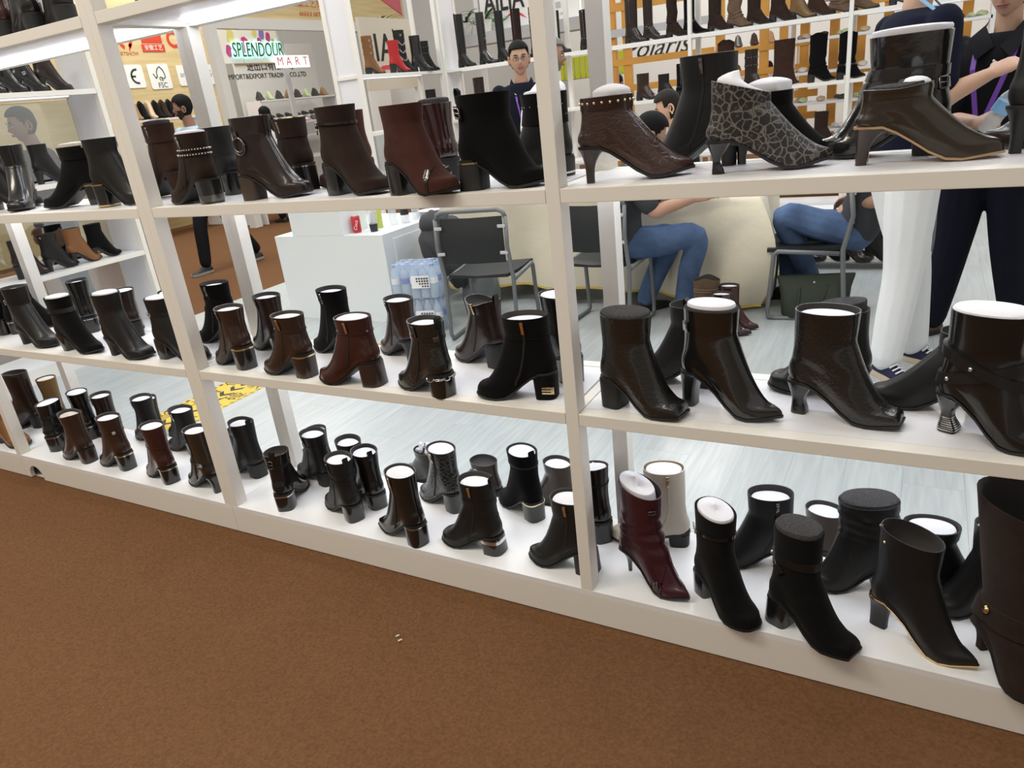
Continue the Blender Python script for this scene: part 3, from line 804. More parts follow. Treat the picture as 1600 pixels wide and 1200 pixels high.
t, b = bt('M1k', 'black boot with a studded suede cuff behind the centre upright', 'black_leather', 'round', .045, 'block', 'heel_matte', up=.006, band=[(.75, .85)], bandm=S_, cuff=dict(m='black_suede', h=.075, off=.003))
b.studs(t, b.H - .03, [q * .9 for q in range(1, 31, 2)], .0014, S_, off=.003); b.studs(t, b.H - .055, [q * .9 for q in range(0, 31, 2)], .0014, S_, off=.003)
# ---- eye level shelf, right bay
t, b = bt('R1a', 'brown crackled leather bootie with a row of gold studs and pointed toe', 'brown_croc', 'point', .076, 'slim', 'heel_brown', up=.012, fillk=dict(dome=.012, sc=.72, shift=.012), wt=.118, lean=.0)
o = b.strap(t, b.H - .014, .026, m='brown_leather', name='collar', off=.0015); b.studs(o, b.H - .012, [q * 1.35 for q in range(21)], .0034, PG, off=.0015)
bt('R1b', 'tall smooth black boot with a long zip between the brown bootie and leopard boot', 'black_soft', 'almond', .07, 'slim', 'heel_matte', fill='none', zip=GM, zth=7, wt=.135, lw=.05, hk=dict(bl=.03, bw=.017))
b = None
bt('R1c', 'leopard print pointed bootie on a waisted spool heel', 'leopard_fabric', 'point', .065, 'spool', up=.004, tilt=-.035, fillk=dict(dome=.012, sc=.8), wt=.122, hk=dict(tl=.05, bl=.028, bw=.013))
bt('R1d', 'black suede bootie stuffed with white tissue behind the leopard bootie', 'black_suede', 'point', .06, 'slim', up=.02, fillk=dict(dome=.01, sc=.8, shift=.01), H=.155)
t, b = bt('R1e', 'low cut olive brown leather bootie with a slim tan fronted heel', 'olive_leather', 'square', .07, 'slim', 'heel_brown', 'foam', .004, tilt=.006, dip=.004, wt=.124, fillk=dict(dome=.004), hk=dict(bl=.022, bw=.013, back=.006), sole='sole_tan', st=.004)
o = b.strap(t, b.H - .006, .008, m='olive_leather', name='collar', off=.001)
c = b.rings[-1]; cc = sum(c, Vector()) / len(c); MB().sphere((cc.x + .03, 0, cc.z + .002), (.028, .03, .014), 0, 12, 8).build('paper_stuffing', 'tissue_paper', t, smooth=True)
bx0 = b.houtline; MB().bx(.0295, .0305, -.011, .011, .004, .05).build('heel_breast', 'sole_tan', t)
t, b = bt('R1f', 'black patent mid calf boot with belted shaft behind the olive bootie', 'black_patent', 'almond', .065, 'block', 'heel_matte', up=.012, wt=.155, lw=.052, lean=-.004, H=.238, fillk=dict(sc=.97))
for z in (.165, .14): o = b.strap(t, z, .02, m='black_patent', off=.003)
b.buckle(o, 2, .14, .02, .022, GM)
bt('R1g', 'black smooth boot with slim heel cut by the right photo edge', 'black_soft', 'point', .082, 'slim', 'heel_matte', fill='none', wt=.14, H=.28)
bt('R1h', 'dark brown boot toe at the far right of the eye level shelf', 'dark_brown_leather', 'point', .06, 'slim', fill='none')
# ---- middle shelf, left bay
bt('L2a', 'black suede boot at the left photo edge of the middle shelf', 'black_suede', 'round', .07, 'block')
t, b = bt('L2b', 'black leather boot with a triple metal clasp, leftmost whole boot on the middle shelf', 'black_leather', 'almond', .075, 'column', 'heel_matte', wt=.115)
o = b.strap(t, .195, .012, m='black_leather')
for q in (-.008, 0, .008): b.plate(t, 25, .195 + q, .020, .003, PG, 'clasp', off=.004)
bt('L2c', 'small black shearling boot turned away behind the clasp boot', 'black_suede', 'round', .05, 'block', up=-.01, straps=[dict(zc=.165, w=.02)], band=[(0, .08)], bandm=S_)
t, b = bt('L2d', 'black suede boot with a buckled leather belt on the middle shelf left bay', 'black_suede', 'point', .07, 'cone', 'heel_black', up=.004, straps=[dict(zc=.178, w=.018, m='black_leather', bk=dict(th=25, z=.178, dx=.018, dy=.02, m=GM))], wt=.115)
bt('L2e', 'black glossy boot turned away behind the belted suede boot', 'black_glossy', 'round', .055, 'block', band=[(0, .06)], bandm=S_)
t, b = bt('L2f', 'plain black square toe boot with white paper beside the snap boot', 'black_leather', 'square', .075, 'column', 'heel_matte', up=.004)
t, b = bt('L2g', 'dark brown glossy boot with a gold snap on the heel counter', 'dark_brown_leather', 'round', .05, 'block', 'heel_matte', up=-.004); b.studs(t, .075, [3], .006, G, off=.001, name='snap')
t, b = bt('L2h', 'black leather boot with a ring strap half behind the double upright', 'black_soft', 'almond', .072, 'block', up=.002, straps=[dict(zc=.18, w=.010, m='black_leather')]); b.ringpart(t, 24, .18, .009, S_, .0015); b.ringpart(t, 22.6, .18, .006, S_, .0013)
bt('L2i', 'black suede boot peeking out right of the double upright', 'black_suede', 'round', .055, 'block', up=-.004, band=[(0, .08)], bandm=S_, straps=[dict(zc=.15, w=.014)])
# ---- middle shelf, middle bay
t, b = bt('M2a', 'black suede boot with fringed straps at the back of the middle shelf', 'black_suede', 'round', .06, 'block', 'heel_matte', zip=S_, zth=10, straps=[dict(zc=.175, w=.018, tilt=.02), dict(zc=.150, w=.018, tilt=-.02)])
bt('M2b', 'chestnut boot with a black heel trimmed in gold, left end of the middle bay', 'brown_leather', 'round', .068, 'block', band=[(0, .08)], bandm=PG, zip=GM, zth=9, zm='zip_tape_brown', lean=-.004)
bt('M2c', 'dark plum brown boot with folded paper behind the gold trimmed boots', 'dark_brown_leather', 'round', .055, 'block', fill='paper', zip=GM, zth=9)
t, b = bt('M2d', 'brown boot with a gold zip, ankle strap and gold edged brown heel', 'brown_leather', 'round', .066, 'block', 'heel_brown', up=-.01, zip=G, zth=9.5, zm='zip_tape_brown', band=[(0, .07)], bandm=PG, straps=[dict(zc=.162, w=.007, m='brown_leather')])
bt('M2e', 'tall black suede boot with a flat paper top in the middle bay', 'black_suede', 'round', .06, 'block', 'heel_matte', zip=S_, zth=9, wt=.125, straps=[dict(zc=.20, w=.004, m='black_suede', off=.001)])
t, b = bt('M2f', 'glossy maroon brown boot on a tall flared block heel', 'red_brown_leather', 'almond', .075, 'flare', 'heel_brown', up=-.004, zip=S_, zth=8.5, zm='zip_tape_brown', straps=[dict(zc=.175, w=.008, m='red_brown_leather')], fillk=dict(dome=.008))
b.studs(t, .178, [1.5], .004, GM)
bt('M2g', 'narrow brown boot standing in front of the water bottles', 'brown_leather', 'round', .06, 'column', 'heel_matte', zip=GM, zth=10, zm='zip_tape_brown')
t, b = bt('M2h', 'black crinkled patent boot with a chain trimmed heel', 'black_crinkle', 'round', .055, 'block', zip=GM, zth=9, tab=True, straps=[dict(zc=.178, w=.012, m='black_crinkle')])
ol = b.houtline(.05, .0025); pp = [Vector((x, y, b.hh * .93)) for x, y in ol]; b.chain(t, pp + pp[:1], 'silver_metal', .0012)
b.plate(t, 1.5, .178, .016, .016, 'gunmetal', 'clasp')
bt('M2i', 'brown chelsea boot with a notched top and pull tab', 'dark_brown_leather', 'round', .062, 'block', 'heel_matte', fill='none', dip=.014, zip=G, zth=8, zm='zip_tape_brown', tab=True, wt=.13, lining='lining_grey')
t, b = bt('M2j', 'black suede boot with a copper zip pull and gold emblem on the heel', 'black_suede', 'round', .072, 'block', 'black_suede', zip=G, zth=7.5, wt=.13, straps=[dict(zc=.178, w=.004, m='black_suede', off=.0012)])
em = MB()
for q in (-.008, .0, .008): em.bx(.008, .040, .029, .034, .028 + q - .002, .028 + q + .003, bev=.001)
em.bx(.006, .014, .029, .034, .018, .039, bev=.001); em.build('heel_emblem', PG, t)
bt('M2k', 'tall smooth black boot behind the centre upright on the middle shelf', 'black_glossy', 'round', .065, 'block', up=-.002, straps=[dict(zc=.19, w=.006, m='black_glossy')], wt=.125)
# ---- middle shelf, right bay
t, b = bt('R2a', 'black sparkling leather boot with grey foam top beside the centre upright', 'black_crinkle', 'square', .078, 'block', 'heel_matte', 'foam', .008, wt=.135, lw=.05, lining='lining_beige', fillk=dict(dome=.006, sc=.98))
for a, c in ((24, 22.5),): b.seam(t, 24, b.H - .005, b.H - .07, 'gunmetal', dth=-1.2); b.seam(t, 21.5, b.H - .005, b.H - .07, 'gunmetal', dth=1.2)
bt('R2b', 'matte black boot facing left behind the pointed patent boot', 'black_soft', 'round', .05, 'block', 'heel_matte', fill='none')
t, b = bt('R2c', 'shiny black pointed boot with foam and a small square logo patch', 'black_patent', 'point', .092, 'column', up=.014, fill='paper', wt=.136, tab=True, hk=dict(bl=.036, bw=.020, back=.002))
b.stuffing(t, 'foam_dark', .006, name='foam_insert', sc=.99, dome=.001)
b.plate(t, 25, b.H - .045, .026, .026, 'black_patent', 'logo_patch', off=.0005, t=.0016)
fr = b.frame(25, b.H - .045, .0032); lg = MB()
for q in range(4):
    lg.box(fr @ Vector((0, -.006 + q * .004, 0)), (.012, .0012, .0006), 0, fr.to_3x3().to_4x4())
    lg.box(fr @ Vector((-.006 + q * .004, 0, 0)), (.0012, .012, .0006), 0, fr.to_3x3().to_4x4())
lg.build('logo', 'silver_metal', t)
bt('R2d', 'black boot with grey foam top facing left between two pointed boots', 'black_leather', 'round', .07, 'column', 'heel_matte', 'foam', .016, wt=.125, lining='lining_beige', fillk=dict(tiltx=-.12), H=.225)
bt('R2e', 'black crackled boot with a snipped toe and swept back heel', 'black_crinkle', 'square', .08, 'arch', up=-.012, wt=.14, lw=.05, hk=dict(bl=.038, bw=.02, back=.010), fw=.042)
bt('R2f', 'black boot facing left behind the crossed strap boot', 'black_soft', 'square', .055, 'block', 'heel_matte', fill='none')
t, b = bt('R2g', 'black boot with crossed straps and a ribbed silver heel tip', 'black_glossy', 'almond', .085, 'spool', up=.004, wt=.155, lw=.055, L=None) if False else bt('R2g', 'black boot with crossed straps and a ribbed silver heel tip', 'black_glossy', 'almond', .088, 'spool', up=.004, wt=.15, lw=.054, hk=dict(bl=.04, bw=.022), band=[(q, q + .025) for q in (.62, .67, .72, .77, .82, .87, .92)], bandm=S_, fillk=dict(sc=.98))
o1 = b.strap(t, .150, .024, tilt=.05, m='black_leather', off=.005); o2 = b.strap(t, .165, .024, tilt=-.06, m='black_leather', off=.009)
b.studs(o1, .150, [24.5], .005, S_, tilt=.05, off=.006, name='stud'); b.studs(o2, .165, [21.5], .005, S_, tilt=-.06, off=.010, name='stud')
bt('R2h', 'black suede boot toe at the right photo edge of the middle shelf', 'black_suede', 'point', .05, 'block', fill='none')
# ---- bottom board, left bay
bt('L3a', 'tall black boot with paper, leftmost on the bottom board', 'black_soft', 'round', .05, 'block', up=-.004)
t, b = bt('L3b', 'tall dark boot with a foot buckle beside the khaki boot', 'dark_brown_leather', 'round', .055, 'block', 'heel_matte', fill='none', wt=.13, straps=[dict(zc=.10, w=.012, m='black_leather')])
bt('L3c', 'tan brown leather boot half behind the far left upright', 'tan_leather', 'round', .02, 'block', 'sole_black', st=.01)
bt('L3d', 'khaki and dark brown boot with a stacked heel turned away', 'khaki_leather', 'round', .07, 'block', 'heel_stack', fill='card', up=-.004, wt=.10)
t, b = bt('L3e', 'black glossy boot with wrapped straps and silver trimmed heel, heel to the aisle', 'black_glossy', 'almond', .065, 'block', band=[(0, .05)], bandm=S_, up=-.002, straps=[dict(zc=.175, w=.014, m='black_leather'), dict(zc=.13, w=.008, tilt=.06, m='black_leather'), dict(zc=.115, w=.008, tilt=-.06, m='black_leather')])
bt('L3f', 'black boot with a silver heel clip behind the brown boots', 'black_glossy', 'round', .06, 'block', band=[(0, .06)], bandm=S_, up=-.002)
bt('L3g', 'brown leather boot with a folded top and brown block heel', 'brown_leather', 'round', .055, 'block', 'heel_brown', fill='card', up=-.012, dip=.008)
bt('L3h', 'brown boot with side strap behind the gold trimmed boot', 'dark_brown_leather', 'round', .05, 'block', 'heel_brown', zip=S_, zth=9)
t, b = bt('L3i', 'brown boot with an ankle strap and gold trimmed black heel on the bottom board', 'brown_leather', 'round', .065, 'block', band=[(0, .07)], bandm=PG, up=-.01, straps=[dict(zc=.185, w=.008, m='brown_leather', bk=dict(th=2, z=.185, dx=.012, dy=.01, m=S_))])
bt('L3k', 'black boot with silver side buckle near the floor sticker', 'black_leather', 'round', .05, 'block', zip=S_, zth=9)
bt('L3l', 'maroon brown boot with a folded cuff and tall black heel', 'red_brown_leather', 'round', .07, 'block', band=[(0, .06)], bandm=PG, up=-.008, straps=[dict(zc=.165, w=.006, m='red_brown_leather')])
bt('L3m', 'black boot with zip puller left of the double upright', 'black_soft', 'round', .05, 'block', zip=S_, zth=9)
t, b = bt('L3n', 'olive black boot with a snaffle strap and slim tall heel', 'olive_leather', 'round', .075, 'column', zip=GM, zth=10, up=-.012, straps=[dict(zc=.13, w=.012, m='black_leather', bk=dict(th=4, z=.13, dx=.03, dy=.012, m=S_))], hk=dict(bl=.028, bw=.017))
# ---- bottom board, middle bay
t, b = bt('M3a', 'low black boot with a silver ring behind the pull tab boot', 'black_soft', 'round', .03, 'block', fill='none', H=.15); b.ringpart(t, 7, .125, .012, S_, .002)
bt('M3b', 'black boot with pull tab and paper at the left of the middle bay bottom', 'black_leather', 'round', .045, 'block', 'heel_matte', tab=True, zip=GM, zth=9, dip=.004)
t, b = bt('M3c', 'black boot with a bowed strap and jewelled heel, heel to the aisle', 'black_glossy', 'round', .055, 'block', band=[(0, .08)], bandm=S_, fill='none', tab=True, wt=.095, straps=[dict(zc=.18, w=.014, m='black_leather')])
o = b.buckle(t, 1.0, .195, .022, .03, GM, pin=True)
bt('M3e', 'black boot with an ankle strap behind the white upright foot', 'black_soft', 'round', .04, 'block', 'heel_matte', zip=GM, zth=9, straps=[dict(zc=.165, w=.012)])
bt('M3f', 'black boot with brown lining hidden behind the belted boot', 'black_leather', 'round', .03, 'block', fill='paper', up=-.02, H=.215, lining='lining_grey')
t, b = bt('M3g', 'black boot with a double wrapped belt and low block heel', 'black_leather', 'round', .05, 'block', zip=GM, zth=9, tab=True, straps=[dict(zc=.18, w=.012), dict(zc=.158, w=.01, tilt=.01)])
bt('M3h', 'black chelsea style boot with a rolled heel edge beside the belted boot', 'black_glossy', 'round', .045, 'block', tab=True, band=[(.92, .97)], bandm='gunmetal')
bt('M3i', 'black boot with half suede upper and silver ringed tall heel', 'black_glossy', 'square', .075, 'block', band=[(0, .05)], bandm=S_, zip=PG, zth=9, up=-.006)
bt('M3k', 'black crocodile embossed boot with a gold zip puller', 'black_croc', 'round', .06, 'block', zip=PG, zth=8, up=-.004)
t, b = bt('M3l', 'black boot with a wide ankle belt and silver topped low heel', 'black_leather', 'round', .048, 'flare', band=[(.1, .3)], bandm=S_, zip=PG, zth=9, tab=True, straps=[dict(zc=.185, w=.02), dict(zc=.13, w=.004, off=.001)])
bt('M3n', 'black suede boot with a gold striped heel at the back of the middle bay bottom', 'black_suede', 'round', .07, 'block', band=[(0, .07)], bandm=PG, tab=True, straps=[dict(zc=.205, w=.006, m='black_leather')], up=-.004)
bt('M3p', 'black pointed toe boot with a zip in front of the centre upright', 'black_soft', 'almond', .06, 'flare', 'heel_matte', zip=PG, zth=8, up=-.008)
bt('M3q', 'black boot with a raised back half behind the centre upright at the bottom', 'black_glossy', 'round', .06, 'block', up=-.004, tilt=-.03, straps=[dict(zc=.205, w=.006, m='black_leather')])
# ---- bottom board, right bay
t, b = bt('R3a', 'burgundy slouched boot with a black lock on the toe and stiletto heel', 'burgundy_leather', 'point', .085, 'stiletto', up=.006, slouch=(.42, .86, .0045, 9), wt=.135, lw=.048, tilt=-.03, fillk=dict(sc=.8, shift=-.01))
o = b.plate(t, 16, b.H - .052, .024, .014, 'black_patent', 'buckle_patch', off=.002); b.buckle(o, 16, b.H - .052, .02, .01, GM, pin=False)
o, sec = toe_band(b, t, .158, .036, 'burgundy_leather', .003, 'vamp_strap')
mid = len(sec[1]) // 2 - 5; p = (Vector(sec[1][mid]) + Vector(sec[2][mid])) / 2; d = (Vector(sec[2][mid]) - Vector(sec[1][mid])).normalized()
zc = min(q.z for q in sec[1]); nn = Vector((0, p.y, p.z - zc)); nn = (nn - d * nn.dot(d)).normalized(); sx_ = d.cross(nn)
mt = Matrix((sx_, d, nn)).transposed().to_4x4(); mt.translation = p + nn * .002; lk = MB(); lk.box((0, 0, .001), (.032, .016, .006), 0, None, bev=.0015); lk.box((0, 0, .006), (.010, .006, .006), 0, None, bev=.001)
lk.v = [tuple(mt @ Vector(v)) for v in lk.v]; lk.build('lock', 'gunmetal', o, smooth=40)
bt('R3b', 'ivory white boot with a gold zip behind the burgundy boot', 'ivory_leather', 'almond', .03, 'block', 'sole_black', up=-.004, zip=PG, zth=6, zm='zip_tape_ivory', wt=.125, lining='lining_beige')
t, b = bt('R3c', 'black suede round toe boot with a bow buckle strap', 'black_suede', 'round', .07, 'block', up=.004, straps=[dict(zc=.225, w=.010, tilt=.01, m='black_glossy', bk=dict(th=24, z=.222, dx=.03, dy=.02, m=S_))], tilt=-.015)
bt('R3d', 'black leather boot with crumpled tissue facing left beside the buckled suede boot', 'black_soft', 'round', .05, 'block', 'heel_matte', up=-.02, zip=GM, zth=6, wt=.125)
t, b = bt('R3e', 'black suede square toe boot with a leather strap ring and foam top', 'black_suede', 'square', .065, 'flare', 'heel_black', 'foam', .012, wt=.12, tab=True, straps=[dict(zc=.215, w=.024, m='black_leather')], fillk=dict(sc=.96))
b.studs(t, .215, [26], .005, S_, off=.003, name='stud'); b.seam(t, 26, .215, .175, S_, r=.0013, dth=-3); b.plate(t, 23, .185, .028, .026, 'black_leather', 'strap_end', rot=.8, t=.003)
bt('R3f', 'black slouchy boot with gathered ankle folds and foam top', 'black_soft', 'almond', .055, 'block', 'heel_matte', 'foam', .008, slouch=(.66, .97, .004, 13), wt=.15, lw=.052, fillk=dict(sc=.95))
t, b = bt('R3g', 'black pointed boot with gold sole edge and angular blade heel', 'black_soft', 'point', .095, 'column', 'heel_matte', fill='none', wt=.14, lw=.046, tilt=-.02, sole='gold_metal', hk=dict(bl=.042, bw=.011, back=.004), st=.005)
b.studs(t, b.H - .022, [24], .0042, PG, off=.002, name='emblem'); b.studs(t, b.H - .002, [27.5], .005, PG, off=.0, name='emblem')
bt('R3i', 'low black boot with a folded collar behind the pointed gold edged boot', 'black_soft', 'round', .03, 'block', up=-.006, wt=.13, H=.19, cuff=dict(m='black_soft', h=.03))
bt('R3j', 'black boot facing left in front of the large brown suede boot', 'black_soft', 'almond', .05, 'block', 'heel_matte', up=-.01, wt=.12)
t, b = bt('R3k', 'large dark brown suede calf boot with a gold stud at the right edge', 'dark_brown_suede', 'almond', .075, 'slim', 'dark_brown_suede', fill='none', wt=.22, lw=.075, xb=-.03, H=.44, name='calf_boot', hk=dict(bl=.026, bw=.013))
o = b.strap(t, .15, .05, tilt=.04, m='dark_brown_suede', off=.006); b.studs(o, .165, [22], .010, G, tilt=.04, off=.007, name='stud')
# ================================================================ MORE BOOTS (top shelf, floor behind the plinth)
def gb(x, y, z, yaw, H, m, label, group, toe='almond', hh=.06, heel='block', hm='heel_matte', L=.235, fill='none', name='ankle_boot', up=-.012, **kw):
    t, b = new_boot(label, x, y, z, yaw, L, group=group, name=name, H=H, hh=hh, toe=toe, **kw)
    b.upper(t, m); b.sole(t); b.heel(t, hm, heel)
    if fill == 'paper': b.stuffing(t, 'tissue_paper', up)
    return t, b
TOPZ = LV['top']
for x, m, yaw, l in ((-3.05, 'black_glossy', 172, 'black glossy tall boot on the top shelf, leftmost in the corner'), (-2.88, 'red_brown_leather', 165, 'maroon tall boot on the top shelf at the upper left corner'),
                     (-2.70, 'black_glossy', 168, 'black glossy tall boot on the top shelf beside the maroon one'), (-2.53, 'black_leather', 160, 'black tall boot on the top shelf beside the double upright')):
    gb(x, .14, TOPZ, yaw, .36, m, l, 'boots on the top shelf', wt=.13, hh=.07, name='tall_boot')
gb(-2.02, .17, TOPZ, 172, .30, 'black_leather', 'black boot on the top shelf right of the double upright', 'boots on the top shelf', wt=.13, name='tall_boot')
FB = 'spare boots on the floor behind the plinth'
gb(-3.40, .52, FZ, 155, .205, 'black_soft', 'black boot with white paper on the floor beside the yellow sticker', FB, fill='paper', hh=.04)
gb(-3.16, .53, FZ, 165, .17, 'black_leather', 'low black boot on the floor at the yellow sticker edge', FB, fill='paper', hh=.03)
gb(-2.22, .52, FZ, 160, .18, 'black_soft', 'black tube boot on the floor behind the white upright', FB, fill='paper', hh=.03, wt=.10)
t, b = gb(-1.62, .53, FZ, 160, .155, 'dark_brown_leather', 'brown bootie filled with crumpled tissue on the floor', FB, hh=.03)
rn = random.Random(3); tb = MB(); c0 = sum(b.rings[-1], Vector()) / len(b.rings[-1])
for q in range(9): tb.sphere((c0.x + rn.uniform(-.035, .035), rn.uniform(-.022, .022), c0.z + rn.uniform(-.006, .010)), (.016, .014, .011), 0, 6, 4, Euler((rn.random() * 3, rn.random() * 3, 0)).to_matrix())
tb.build('crumpled_tissue', 'tissue_paper', t)
t, b = gb(-1.34, .53, FZ, 165, .150, 'dark_brown_leather', 'brown bootie with a ring on the floor behind the wide belt boot', FB, hh=.03); b.ringpart(t, 7, .12, .012, S_, .002)
gb(-1.02, .53, FZ, 160, .19, 'brown_leather', 'brown boot with paper on the floor left of the centre upright', FB, fill='paper', hh=.03)
gb(-.10, .53, FZ, 160, .165, 'brown_leather', 'brown strapped boot on the floor behind the slouchy boot', FB, fill='paper', hh=.03)
ts_ = MB(); ts_.sphere((.09, .10, LV['base'] + .012), (.022, .02, .012), 0, 7, 5); ts_.sphere((.10, .09, LV['base'] + .02), (.012, .016, .012), 0, 6, 5)
tag(ts_.build('crumpled_paper', 'tissue_paper'), 'scrap of white tissue beside the gold edged pointed boot', 'paper')
cr = MB()
for (x, y) in ((-1.243, -.275), (-1.262, -.262)): cr.box((x, y, .001), (.012, .005, .004), 0, (0, 0, 1.0), bev=.001)
tag(cr.build('crumbs', 'ivory_leather'), 'two pale crumbs lying on the brown carpet', 'crumbs', kind='stuff')

# ================================================================ BOOTH FURNITURE
mat('grey_steel', (0.17, 0.18, 0.185), 0.4, metal=0.1)
mat('chair_plastic', (0.012, 0.014, 0.016), 0.55, bump=(500, .2, 'noise'))
mat('clip_grey', (0.55, 0.56, 0.58), 0.4)
mat('cream_cloth', (0.72, 0.66, 0.52), 0.9, sheen=.1, bump=(9, 3.0, 'noise'))
mat('gold_fringe', (0.62, 0.45, 0.10), 0.9)
mat('counter_white', (0.82, 0.86, 0.88), 0.4)
mat('film', (0.80, 0.88, 0.96), 0.12, alpha=0.22, spec=.8, bump=(18, .8, 'noise'))
mat('water_blue', (0.55, 0.70, 0.88), 0.12, alpha=0.55, spec=.8)
mat('cap_blue', (0.30, 0.45, 0.75), 0.4)
mat('label_blue', (0.10, 0.17, 0.55), 0.5)
mat('clear_plastic', (0.75, 0.80, 0.82), 0.08, alpha=0.4, spec=.9)
mat('jacket_grey', (0.045, 0.045, 0.050), 0.85, bump=(14, 4.0, 'noise'))
mat('tote_green', (0.030, 0.040, 0.026), 0.75, bump=(25, .3, 'noise'))
mat('print_white', (0.85, 0.87, 0.9), 0.6)
mat('can_red', (0.5, 0.02, 0.03), 0.3, coat=.4)
mat('drink_green', (0.55, 0.62, 0.12), 0.3)
mat('dark_label', (0.02, 0.02, 0.025), 0.5)
mat('sticker_yellow', (0.72, 0.50, 0.05), 0.55)
mat('ink_black', (0.012, 0.012, 0.012), 0.6)

# reception counter
ct = thing('reception_counter', (-3.82, 2.93, FZ), 0, 'white reception counter with a raised front block beside the chairs', 'counter')
MB().bx(-.525, .525, -.45, .46, 0, .651, bev=.002).build('body', 'counter_white', ct)
MB().bx(-.33, .175, -.45, -.16, .6515, .93, bev=.002).build('raised_block', 'counter_white', ct)
dr = MB().bx(.5252, .531, -.33, .42, .06, .60, bev=.001).build('door', 'counter_white', ct)
MB().bx(.5312, .5345, -.27, -.25, .30, .36).build('handle', 'alu', dr)
CZ = FZ + .652
def bottle(x, y, z, h, r, label, body, cap, band=None, group='drinks on the counter'):
    t = thing('bottle', (x, y, z), 0, label, 'bottle', group)
    MB().lathe([(r * .9, 0), (r, .006), (r, h * .62), (r * .85, h * .72), (r * .38, h * .88), (r * .36, h * .93)], n=14).build('body', body, t, smooth=50)
    MB().lathe([(r * .45, h * .925), (r * .45, h)], n=12).build('cap', cap, t, smooth=50)
    if band: MB().lathe([(r * 1.01, h * .30), (r * 1.01, h * .52)], n=14).build('label_band', band, t, smooth=50)
    return t
can = thing('drink_can', (-3.60, 2.585, CZ), 0, 'red soft drink can at the corner of the white counter', 'can', 'drinks on the counter')
MB().lathe([(.026, 0), (.033, .008), (.033, .112), (.027, .122)], n=18).build('body', 'can_red', can, smooth=40)
MB().lathe([(.025, .1215), (.024, .124)], n=18).build('lid', 'alu', can, smooth=40)
MB().bx(-.004, .004, -.004, .004, .1242, .126).build('pull_ring', 'alu', can)
text_mesh('lettering', 'Coca', .034, Matrix.Translation((.020, -.0285, .055)) @ Matrix.Rotation(R(35), 4, 'Z') @ Matrix.Rotation(R(90), 4, 'X') @ Matrix.Rotation(R(75), 4, 'Z'), 'print_white', can, .0004, shear=.3)
cup = thing('plastic_cup', (-3.47, 2.62, CZ), 0, 'black based plastic cup with a white straw bag on the counter', 'cup', 'drinks on the counter')
MB().lathe([(.026, 0), (.032, .055)], n=16).build('base', 'dark_label', cup, smooth=40); MB().lathe([(.032, .055), (.038, .14), (.040, .142)], n=16).build('wall', 'clear_plastic', cup, smooth=40)
MB().box((0, 0, .11), (.03, .02, .11), 0, (.1, .2, .3), bev=.008).build('napkin', 'tissue_paper', cup, smooth=True)
bottle(-3.53, 2.76, CZ, .24, .030, 'yellow green drink bottle on the counter', 'drink_green', 'drink_green')
bottle(-3.47, 2.86, CZ, .215, .031, 'clear water bottle between the green and the black labelled bottles', 'clear_plastic', 'print_white')
bottle(-3.41, 2.93, CZ, .205, .033, 'clear bottle with a black label on the counter', 'clear_plastic', 'print_white', 'dark_label')
bottle(-3.40, 3.06, CZ, .215, .031, 'clear amber tinted bottle beside the paper plates', 'clear_plastic', 'gold_metal')
pl = thing('paper_plates', (-3.41, 3.22, CZ), 0, 'stack of crumpled white paper on the far end of the counter', 'paper')
for q in range(4): MB().lathe([(.002, .004), (.06, .004), (.09, .014), (.092, .012), (.06, 0), (.002, 0)], (rn.uniform(-.01, .01), rn.uniform(-.02, .02), q * .009), 18).build('plate', 'tissue_paper', pl, smooth=40)
# bottled water packs
def water_pack(z, k, label):
    t = thing('water_bottle_pack', (-2.99, 2.42, z), R(12), label, 'water pack', 'shrink wrapped water packs')
    for i in range(5):
        for j in range(3):
            x, y = -.14 + i * .07, -.07 + j * .07
            b = MB().lathe([(.026, 0), (.031, .006), (.031, .085), (.029, .09), (.031, .095), (.031, .15), (.026, .175), (.013, .205), (.013, .222)], (x, y, 0), 12).build('bottle', 'water_blue', t, smooth=50)
            MB().lathe([(.016, .212), (.016, .232)], (x, y, 0), 10).build('cap', 'cap_blue', b, smooth=40)
            MB().lathe([(.0315, .10), (.0315, .14)], (x, y, 0), 12).build('label_band', 'label_blue' if (i + j) % 2 else 'print_white', b, smooth=50)
    f = MB(); n = 28
    def sq(a, w, d): return (math.copysign(abs(math.cos(a)) ** .35, math.cos(a)) * w, math.copysign(abs(math.sin(a)) ** .35, math.sin(a)) * d)
    rings = []
    for zz, k_ in ((0, 1), (.08, 1.015), (.15, 1.0), (.21, .93), (.236, .75), (.24, .3)):
        rings.append([Vector((*sq(2 * PI * q / n, .178 * k_, .108 * k_), zz + .004 * math.sin(q * 2.3 + zz * 60))) for q in range(n)])
    f.loft(rings, 0).build('shrink_film', 'film', t, smooth=50)
    pr = MB().box((.06, -.1125, .115), (.13, .002, .085), 0, (R(-4), 0, R(3))).build('print_panel', 'print_white', t)
    g = MB().box((.012, -.1145, .112), (.022, .001, .07), 0, (R(-4), 0, R(3)))
    g.build('print_mark', 'cap_blue', pr)
    l = MB()
    for r in range(4):
        for c in range(5): l.box((.036 + c * .019, -.1148, .085 + r * .018), (.012, .001, .010), 0, (R(-4), 0, R(3)))
    l.build('print_text', 'dark_label', pr)
    return t
water_pack(FZ, 0, 'lower shrink wrapped pack of water bottles beside the counter')
water_pack(FZ + .245, 1, 'upper shrink wrapped pack of water bottles beside the counter')
